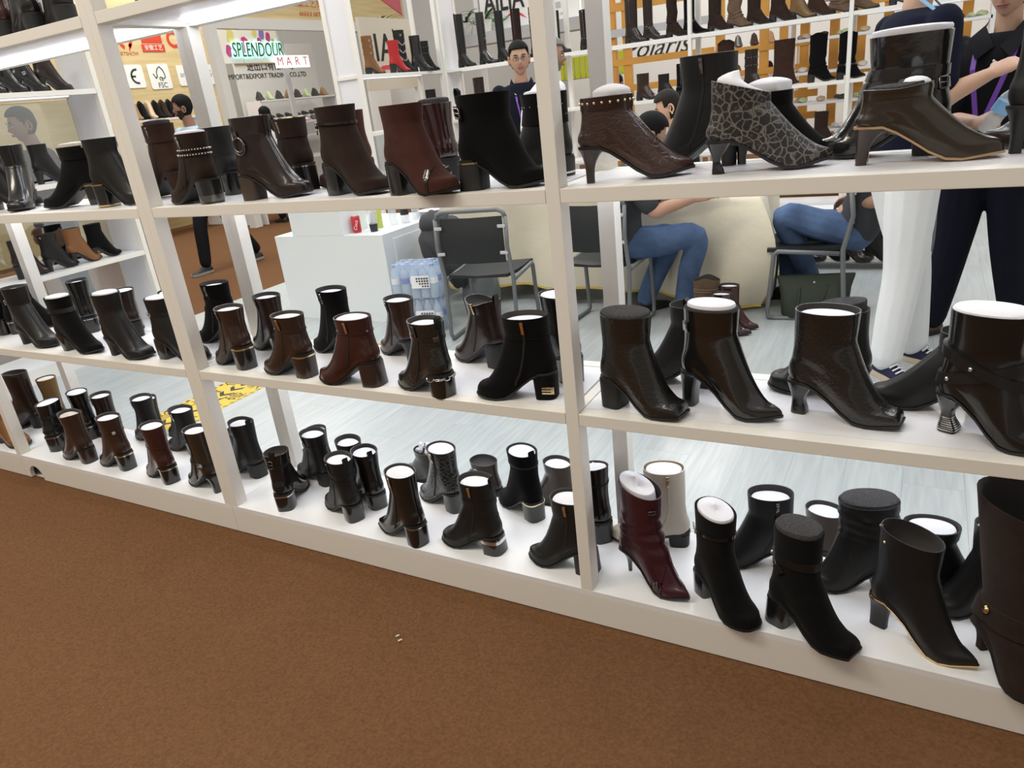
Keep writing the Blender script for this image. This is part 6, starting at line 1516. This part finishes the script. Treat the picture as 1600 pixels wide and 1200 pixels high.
# pale wood wall with certificates
yw = thing('partition_wall', (-11.05, 7, 0), 0, 'pale yellow wood wall with certification signs in the far left booth', 'wall panel')
for k in range(6): MB().bx(-.05, 0, -4.5 + k * 1.0, -3.502 + k * 1.0, 0, 3.6).build('wall_panel', 'pale_wood', yw)
def plate_x(par, y, z, w, h, m='sign_white', name='sign_plate', x=.006, r=.04):
    pts = []
    for cx, cy, a0 in ((w / 2 - r, h / 2 - r, 0), (-w / 2 + r, h / 2 - r, 90), (-w / 2 + r, -h / 2 + r, 180), (w / 2 - r, -h / 2 + r, 270)):
        pts += [(cx + r * math.cos(R(a0 + q * 30)), cy + r * math.sin(R(a0 + q * 30))) for q in range(4)]
    return MB().prism(pts, onx(x, y, z), .006).build(name, m, par)
Y0 = 7.0
p = plate_x(yw, 6.50 - Y0, 2.39, .56, .34); 
def arc(b, mt, c, r, a0, a1, t, n=14, d=.003):
    P_ = [(c[0] + r * math.cos(R(lerp(a0, a1, q / n))), c[1] + r * math.sin(R(lerp(a0, a1, q / n)))) for q in range(n + 1)]; Q = [(c[0] + (r - t) * math.cos(R(lerp(a0, a1, q / n))), c[1] + (r - t) * math.sin(R(lerp(a0, a1, q / n)))) for q in range(n + 1)]
    b.prism(P_ + Q[::-1], mt, d)
b = MB(); mt = onx(.0125, 6.53 - Y0, 2.39); arc(b, mt, (-.085, 0), .115, 80, 280, .030); arc(b, mt, (.125, 0), .115, 80, 280, .030); b.prism([(.02, -.014), (.10, -.014), (.10, .014), (.02, .014)], mt, .003); b.build('ce_mark', 'logo_dark', p)
p = plate_x(yw, 7.07 - Y0, 2.375, .40, .38)
b = MB(); mt = onx(.0125, 7.07 - Y0, 2.41)
tree = [(-.10, -.03), (-.075, -.06), (-.05, -.035), (-.05, .03), (-.02, .09), (.03, .12), (.08, .07), (.10, .01), (.105, -.05), (.06, -.075), (.03, -.045), (.03, -.10), (.045, -.10)]
tr = [onx(.0135, 7.07 - Y0, 2.41) @ V(x * .95, y * .95, 0) for x, y in tree]; b.tube(tr, .008, 6); b.tube([mt @ V(-.115, .01, 0), mt @ V(-.075, -.06, 0), mt @ V(-.045, -.02, 0)], .008, 6); b.tube([mt @ V(.0, -.10, 0), mt @ V(-.015, -.06, 0), mt @ V(.02, -.04, 0)], .007, 6); b.build('fsc_tree', 'logo_dark', p, smooth=True)
text_mesh('lettering', 'FSC', .11, onx(.0125, 7.09 - Y0, 2.24), 'logo_dark', p, .002)
p = plate_x(yw, 7.86 - Y0, 2.375, .88, .32)
text_mesh('lettering', 'amfori', .13, onx(.0125, 7.64 - Y0, 2.39), 'logo_grey', p, .002); text_mesh('lettering', 'BSCI', .15, onx(.0125, 8.13 - Y0, 2.385), 'logo_grey', p, .002)
b = MB(); arc(b, onx(.0125, 7.90 - Y0, 2.385), (0, 0), .06, 0, 360, .018, 20); b.build('ring_mark', 'label_blue', p)
b = MB(); arc(b, onx(.003, 6.62 - Y0, 2.90), (0, 0), .12, -60, 250, .05, 20); b.prism([(.03, -.16), (.05, -.03), (.10, -.04)], onx(.003, 6.62 - Y0, 2.90), .003); b.build('emblem', 'logo_red', yw)
text_mesh('lettering', 'ARTSHOW', .075, onx(.003, 6.62 - Y0, 2.72), 'text_orange', yw, .002)
p = plate_x(yw, 7.10 - Y0, 2.80, .42, .11, 'logo_red', 'name_plate', .003, .004); text_mesh('lettering', '安徽工艺', .085, onx(.0105, 7.10 - Y0, 2.80), 'sign_white', p, .001)
MB().prism([(-.19, 0), (.19, 0), (.19, .16), (-.19, .16)], onx(.003, 7.10 - Y0, 2.875), .004).build('emblem', 'logo_red', yw)
b = MB(); arc(b, onx(.003, 7.52 - Y0, 2.93), (0, 0), .13, 0, 360, .05, 22); b.build('emblem', 'logo_red', yw)
# low-poly shoe for far displays
def far_shoe(name, m, kind):
    b = MB(); rings = []
    prof = [(-.12, .02, .05), (-.10, .034, .075), (-.04, .036, .07 if kind == 'low' else .15), (.02, .036, .055 if kind == 'low' else .13), (.07, .042, .045), (.11, .036, .034), (.135, .012, .02)]
    if kind == 'sandal': prof = [(-.12, .02, .012), (-.09, .034, .045), (-.03, .034, .012), (.03, .036, .012), (.06, .044, .05), (.09, .042, .045), (.12, .02, .012)]
    if kind == 'boot': prof = [(-.11, .02, .20), (-.09, .034, .22), (-.03, .038, .22), (.0, .036, .20), (.04, .042, .06), (.10, .036, .04), (.13, .012, .02)]
    for x, w_, h in prof: rings.append([(x, w_ * math.cos(2 * PI * q / 8), .004 + (h - .004) * (.5 + .5 * math.sin(2 * PI * q / 8))) for q in range(8)])
    b.loft(rings, 0); me = b.build(name, m).data; o = bpy.data.objects[-1] if False else None
    return me
SHM = {}
def fshoe(x, y, z, yaw, m, kind, label, group, s=1.0):
    key = (m, kind)
    nm2 = {'low': 'shoe', 'sandal': 'sandal', 'boot': 'short_boot', 'mid': 'shoe'}[kind]
    if key not in SHM:
        me = far_shoe(nm2, m, kind); SHM[key] = me
        o = [q for q in bpy.data.objects if q.data == me][0]; me.polygons.foreach_set('use_smooth', [True] * len(me.polygons))
    else:
        o = bpy.data.objects.new(nm2, SHM[key]); COL.objects.link(o)
    o.location = (x, y, z); o.rotation_euler = (0, 0, R(yaw)); o.scale = (s, s, s)
    tag(o, label, 'shoe', group); return o
def rack(name, loc, rz, w, d, zs, label, bw='white_panel', legs=True, back=False):
    t = thing(name, loc, rz, label, 'display rack')
    for z in zs: MB().bx(-w / 2, w / 2, 0, d, z - .03, z).build('shelf_board', bw, t)
    for sx in (-w / 2, w / 2): MB().bx(sx - .015, sx + .015, 0, d, 0, max(zs) + (.25 if back else .0)).build('side_panel', bw, t)
    if back: MB().bx(-w / 2, w / 2, d - .02, d, 0, max(zs) + .25).build('back_panel', bw, t)
    return t
# white display rack against the yellow wall
rack('display_rack', (-10.15, 6.05, 0), PI / 2, 1.6, .35, (.5, .8, 1.1, 1.4, 1.72), 'white rack of shoes in front of the yellow wood wall')
rr = random.Random(11)
ORD = ['first', 'second', 'third', 'fourth', 'fifth', 'sixth', 'seventh', 'eighth', 'ninth', 'tenth']
CN = {'shoe_dark': 'black', 'ivory_leather': 'ivory', 'brown_suede': 'brown', 'pale_green': 'pale green', 'tan_suede': 'tan', 'black_suede': 'black suede', 'beige_leather': 'beige', 'dark_brown_suede': 'dark brown', 'dark_brown_leather': 'dark brown', 'petal_yellow': 'yellow', 'pale_pink': 'pink', 'white_gloss': 'white'}
for z in (.5, .8, 1.1, 1.4):
    for k in range(7): fshoe(-10.02 - .25 + .05, 5.40 + k * .21, z, -20 + rr.uniform(-10, 10), ['shoe_dark', 'ivory_leather', 'brown_suede', 'pale_green'][(k + int(z * 10)) % 4], 'low', CN[['shoe_dark', 'ivory_leather', 'brown_suede', 'pale_green'][(k + int(z * 10)) % 4]] + ' shoe, ' + ORD[k] + ' on shelf ' + ORD[int(z * 10 / 3 - 1)] + ' from the bottom before the yellow wall', 'shoes on the white rack before the yellow wall', 1.1)
for k, m in enumerate(('tan_suede', 'black_suede', 'beige_leather', 'black_suede', 'dark_brown_suede', 'black_suede', 'shoe_dark')): fshoe(-10.30, 5.92 + k * .125, 1.72, -15, m, 'boot', CN[m] + ' short boot, ' + ORD[k] + ' from the left atop the rack before the yellow wall', 'short boots atop the white rack', 1.25)
# fascia of the pale wood booth
fa = thing('booth_fascia', (-9.0, 0, 0), 0, 'pale wood fascia with red lettering over the far left booth', 'fascia')
MB().bx(-.06, .06, 6.55, 11.2, 2.80, 2.95).build('beam', 'hall_white', fa); MB().bx(-.04, .04, 6.55, 11.2, 2.951, 3.75).build('board', 'pale_wood', fa)
MB().bx(-.07, .07, 6.42, 6.56, 0, 3.75).build('post', 'hall_white', fa); MB().bx(-.07, .07, 11.2, 11.34, 0, 3.75).build('post', 'hall_white', fa)
text_mesh('lettering', '安徽工艺贸易', .15, onx(.043, 8.62, 3.20), 'text_orange', fa, .003); text_mesh('lettering', 'ANHUI ARTS&CRAFTS', .095, onx(.043, 8.80, 3.04), 'text_orange', fa, .003)
MB().prism([(9.60, 3.72), (11.15, 3.72), (11.15, 3.10)], Matrix.Translation((.041, 0, 0)) @ MX, .004).build('triangle', 'flag_red', fa); MB().prism([(10.15, 3.7), (11.15, 3.7), (11.15, 3.12), (10.15, 3.5)], Matrix.Translation((.0455, 0, 0)) @ MX, .002).build('triangle', 'flag_pink', fa)
# company wall and SPLENDOUR MART light sign
cw = thing('company_wall', (-10.9, 9.4, 0), 0, 'white company wall with black lettering behind the light sign', 'wall panel')
MB().bx(-.04, 0, -.85, 1.25, 0, 2.85).build('board', 'hall_white', cw); MB().bx(0, .02, -.85, .75, 2.50, 2.55).build('gold_strip', 'gold_metal', cw)
text_mesh('lettering', '进出口有限公司', .17, onx(.003, .02, 2.46), 'ink_black', cw, .004); text_mesh('lettering', 'IMPORT&EXPORT TRADIND CO.,LTD', .12, onx(.003, -.07, 2.30), 'ink_black', cw, .003)
sg = thing('light_sign', (-9.6, 7.86, 0), 0, 'illuminated SPLENDOUR MART sign with flower print panels', 'sign')
MB().bx(-.03, 0, -.68, -.30, 2.40, 3.0).build('print_panel', 'sign_white', sg); MB().bx(-.03, 0, -.28, .52, 2.40, 3.0).build('print_panel', 'sign_white', sg); MB().bx(-.04, .0, .56, .66, 0, 3.0).build('post', 'slat_grey', sg)
for k, (y, z, m, q) in enumerate(((-.55, 2.58, 'petal_pink', .07), (-.46, 2.78, 'petal_yellow', .09), (-.20, 2.66, 'petal_pink', .10), (.12, 2.70, 'petal_pink', .06), (.05, 2.86, 'petal_yellow', .06), (.20, 2.83, 'petal_violet', .07), (.33, 2.78, 'petal_pink', .06), (.42, 2.70, 'pale_green', .05))):
    MB().prism([(q * math.cos(2 * PI * a / 9) * (1 if a % 2 else .75), q * 1.3 * math.sin(2 * PI * a / 9)) for a in range(9)], onx(.002, y, z), .003).build('flower_print', m, sg)
def bold_text(txt, size, y, z, m0, m1, fit, shear=0.0):
    a = text_mesh('letter_backing', txt, size, onx(.03, y, z), m0, sg, .010, bold=.022, fit=fit, shear=shear); text_mesh('lettering', txt, size, onx(.045, y, z), m1, sg, .004, fit=fit * .97, shear=shear)
bold_text('SPLENDOUR', .30, .02, 2.58, 'sign_mint', 'leaf_green', 1.12, .15)
mb_ = MB()
for k in range(4): MB().prism([(-.105, -.095), (.095, -.095), (.095, .095), (-.105, .095)], onx(.055, .42 + k * .20, 2.40), .02).build('letter_block', 'sign_glow', sg); text_mesh('lettering', 'MART'[k], .19, onx(.078, .42 + k * .20, 2.40), 'flag_pink', sg, .002)
# shelves with shoes below the company wall
rack('display_rack', (-10.3, 9.4, 0), PI / 2, 2.0, .35, (1.2, 1.55, 1.86), 'white rack with a row of sneakers below the company wall')
for k in range(8): fshoe(-10.45, 8.55 + k * .24, 1.86, -20, ['shoe_dark', 'pale_green', 'shoe_dark', 'tan_suede'][k % 4], 'mid', CN[['shoe_dark', 'pale_green', 'shoe_dark', 'tan_suede'][k % 4]] + ' sneaker, ' + ORD[k] + ' from the left below the company wall', 'sneakers below the company wall', 1.1)
for k in range(9): fshoe(-10.45, 8.50 + k * .22, 1.55, -25, 'shoe_dark', 'low', ORD[k] + ' dark shoe from the left on the lower shelf below the company wall', 'dark shoes below the company wall', 1.1)
rack('display_rack', (-8.95, 7.9, 0), PI / 2, 2.4, .5, (.9, 1.45), 'low white display table heaped with colourful shoes in the far booth')
for k in range(18): fshoe(-9.1 - .17 * (k % 2), 6.85 + (k // 2) * .25, 1.45, -30 + rr.uniform(-20, 20), ['shoe_dark', 'dark_brown_leather', 'petal_yellow', 'beige_leather', 'pale_pink', 'shoe_dark'][k % 6], 'low', CN[['shoe_dark', 'dark_brown_leather', 'petal_yellow', 'beige_leather', 'pale_pink', 'shoe_dark'][k % 6]] + ' shoe, ' + ORD[k // 2] + ' from the left in the ' + ('front', 'rear')[k % 2] + ' row of the far display table', 'shoes heaped on the far display table', 1.2)
# palms
def palm(x, y, z, label, s=1.0, seed=1):
    r_ = random.Random(seed); t = thing('potted_plant', (x, y, z), 0, label, 'plant', 'potted palms')
    MB().lathe([(.09 * s, 0), (.12 * s, .2 * s), (.11 * s, .2 * s)], n=14).build('pot', 'hall_white', t, smooth=40)
    for k in range(16):
        a = r_.uniform(0, 2 * PI); e = r_.uniform(.3, 1.1); L_ = r_.uniform(.3, .5) * s; w_ = .018 * s; pts = []
        for q in range(6):
            u = q / 5; pts.append(V(math.cos(a) * L_ * u * math.cos(e * (1 - .6 * u)), math.sin(a) * L_ * u * math.cos(e * (1 - .6 * u)), .18 * s + L_ * (u * math.sin(e) * 1.3 - u * u * .65)))
        sd = V(-math.sin(a), math.cos(a), 0); A = [p_ + sd * w_ * math.sin(PI * min(1, .15 + .85 * q / 5)) for q, p_ in enumerate(pts)]; B_ = [p_ - sd * w_ * math.sin(PI * min(1, .15 + .85 * q / 5)) for q, p_ in enumerate(pts)]
        C_ = [p_ + V(0, 0, .004) for p_ in pts]
        MB().loft([A, C_, B_], 0, False, False, False).build('frond', 'leaf_green', t, smooth=True)
    return t
lgx = thing('ledge', (-8.3, 9.6, 0), 0, 'grey ledge carrying a palm beside the white column', 'ledge'); MB().bx(-.2, .2, -.35, .35, 0, 2.45).build('body', 'hall_white', lgx); MB().bx(-.23, .23, -.38, .38, 2.45, 2.50).build('top', 'slat_grey', lgx)
palm(-8.3, 9.5, 2.5, 'potted palm on the grey ledge beside the white column', 1.1, 2)
# AILIA booth behind the corner
al = thing('booth_sign', (-5.6, 9.6, 0), 0, 'white AILIA sign with green and red swoosh above the tall boots', 'sign')
MB().bx(-.75, .95, 0, .06, 2.42, 3.35).build('board', 'sign_white', al); MB().bx(-1.5, 1.3, -.30, .06, 2.25, 2.42).build('ledge', 'slat_grey', al); MB().bx(-1.5, -1.42, -.02, .06, 0, 3.4).build('post', 'hall_white', al); MB().bx(-.85, -.78, -.02, .06, 0, 3.4).build('post', 'hall_white', al)
text_mesh('lettering', 'AILIA', .42, ony(-.32, -.004, 2.83), 'ink_black', al, .004, fit=.72, bold=.006)
def swoosh(c0, c1, h, m, sg_):
    P_ = [(lerp(c0[0], c1[0], q / 12), lerp(c0[1], c1[1], q / 12) + sg_ * h * math.sin(PI * q / 12)) for q in range(13)]; Q = [(lerp(c0[0], c1[0], q / 12), lerp(c0[1], c1[1], q / 12) + sg_ * h * .45 * math.sin(PI * q / 12)) for q in range(13)]
    MB().prism(P_ + Q[::-1][1:-1], ony(0, -.008, 0), .004).build('swoosh', m, al)
swoosh((-.68, 2.68), (-.25, 2.60), .10, 'logo_green', -1); swoosh((-.30, 2.60), (.06, 2.54), .09, 'flag_red', 1)
mb_ = MB()
for k in range(6): mb_.bx(.12 + k * .11, .20 + k * .11, -.006, -.002, 2.60, 2.68)
for k in range(9): mb_.bx(.14 + k * .07, .185 + k * .07, -.006, -.002, 2.50, 2.535)
mb_.build('small_print', 'slat_grey', al)
palm(-6.55, 9.45, 2.42, 'leftmost potted palm on the ledge beside the booth sign', .9, 4); palm(-6.2, 9.45, 2.42, 'potted palm between the posts beside the booth sign', .9, 5); palm(-6.62, 9.2, 2.42, 'potted palm in front on the ledge beside the booth sign', .8, 6)
a2 = thing('booth_sign', (-7.3, 8.3, 0), 0, 'cream sign with a large letter A behind the red boot', 'sign'); MB().bx(-.05, 0, -.6, .7, 1.75, 2.75).build('board', 'ivory_leather', a2); MB().bx(-.05, 0, -.6, -.52, 0, 1.749).build('post', 'hall_white', a2); MB().bx(-.05, 0, .62, .7, 0, 1.749).build('post', 'hall_white', a2); text_mesh('lettering', 'IA', .55, onx(.004, -.10, 2.32), 'ink_black', a2, .004)
MB().prism([(-.42, 2.00), (-.2, 2.09), (.0, 2.10), (.25, 2.0), (.0, 2.04), (-.2, 2.03)], onx(.002, 0, 0), .004).build('swoosh', 'flag_red', a2)
# orange frames and sandal shelves behind the back unit
def frame(x0, x1, y, label, rails, cols):
    t = thing('wooden_frame', ((x0 + x1) / 2, y, 0), 0, label, 'frame', 'orange wooden frames'); hw_ = (x1 - x0) / 2
    for cx in cols: MB().bx(cx - (x0 + x1) / 2 - .05, cx - (x0 + x1) / 2 + .05, -.04, .04, 0, 3.2).build('post', 'orange_wood', t)
    for z, h, m in rails: MB().bx(-hw_, hw_, -.055 if m != 'slat_grey' else -.09, -.041 if m != 'slat_grey' else -.057, z - h / 2, z + h / 2).build('rail', m, t)
    return t
frame(-3.75, -2.35, 8.3, 'orange wooden frame with grey rails behind the dark tall boots', ((1.38, .08, 'orange_wood'), (1.70, .08, 'orange_wood'), (2.05, .09, 'slat_grey'), (2.35, .1, 'orange_wood'), (1.88, .05, 'orange_wood')), (-3.68, -3.48))
frame(-2.35, -1.15, 8.35, 'orange wooden frame behind the brown slouch boots', ((1.40, .07, 'orange_wood'), (1.66, .07, 'orange_wood'), (1.95, .08, 'slat_grey'), (1.10, .08, 'orange_wood'), (.85, .08, 'orange_wood')), (-2.30, -1.78, -1.55, -1.32))
frame(-1.05, .4, 8.35, 'orange slatted frame behind the black western boots', ((1.30, .07, 'orange_wood'), (2.0, .08, 'orange_wood')), (-1.0, -.72, -.45, -.1, .3))
sr = rack('sandal_rack', (-.45, 7.75, 0), 0, 1.9, .35, (.40, .72, 1.02, 1.34, 1.68, 2.02), 'white rack of pale sandals behind the black western boots')
cs = ['pale_pink', 'pale_green', 'ivory_leather', 'beige_leather', 'white_gloss', 'shoe_dark']
for j, z in enumerate((.72, 1.02, 1.34, 1.68, 2.02)):
    for k in range(9): fshoe(-1.27 + k * .205, 7.88, z, -70 + rr.uniform(-15, 15), cs[(k * 2 + j) % 6], 'sandal', CN[cs[(k * 2 + j) % 6]] + ' sandal, ' + ORD[k] + ' from the left on the ' + ORD[j] + ' level of the sandal rack', 'sandals on the white rack', 1.15)
sr2 = rack('sandal_rack', (-2.0, 8.75, 0), 0, 1.1, .35, (.6, 1.0, 1.35, 1.70), 'rack of mixed shoes behind the orange frame')
for j, z in enumerate((1.0, 1.35, 1.70)):
    for k in range(5): fshoe(-2.4 + k * .2, 8.9, z, -70, ['shoe_dark', 'brown_suede', 'tan_suede'][(k + j) % 3], 'mid', CN[['shoe_dark', 'brown_suede', 'tan_suede'][(k + j) % 3]] + ' shoe, ' + ORD[k] + ' from the left on the ' + ORD[j] + ' level behind the orange frame', 'dark shoes behind the orange frame', 1.1)
pw = thing('partition_wall', (-3.0, 12.5, 0), 0, 'white wall with script lettering seen through the orange frame', 'wall panel'); MB().bx(-3.2, 5.5, 0, .06, 0, 3.6).build('board', 'hall_white', pw)
text_mesh('lettering', 'Polaris', .46, ony(-1.45, -.004, 1.98), 'ink_black', pw, .004, shear=.45)
lp = thing('lime_panel', (-5.3, 11.0, 0), 0, 'lime green slatted panel far behind the centre upright', 'wall panel'); 
for k in range(14): MB().bx(-.6 + k * .1, -.515 + k * .1, 0, .03, 1.60, 1.95).build('slat', 'lime_panel', lp)
for sx in (-.62, .82): MB().bx(sx - .03, sx + .03, 0, .05, 0, 2.0).build('post', 'hall_white', lp)
for z in (1.62, 1.93): MB().bx(-.6, .8, .031, .05, z - .03, z + .03).build('rail', 'hall_white', lp)
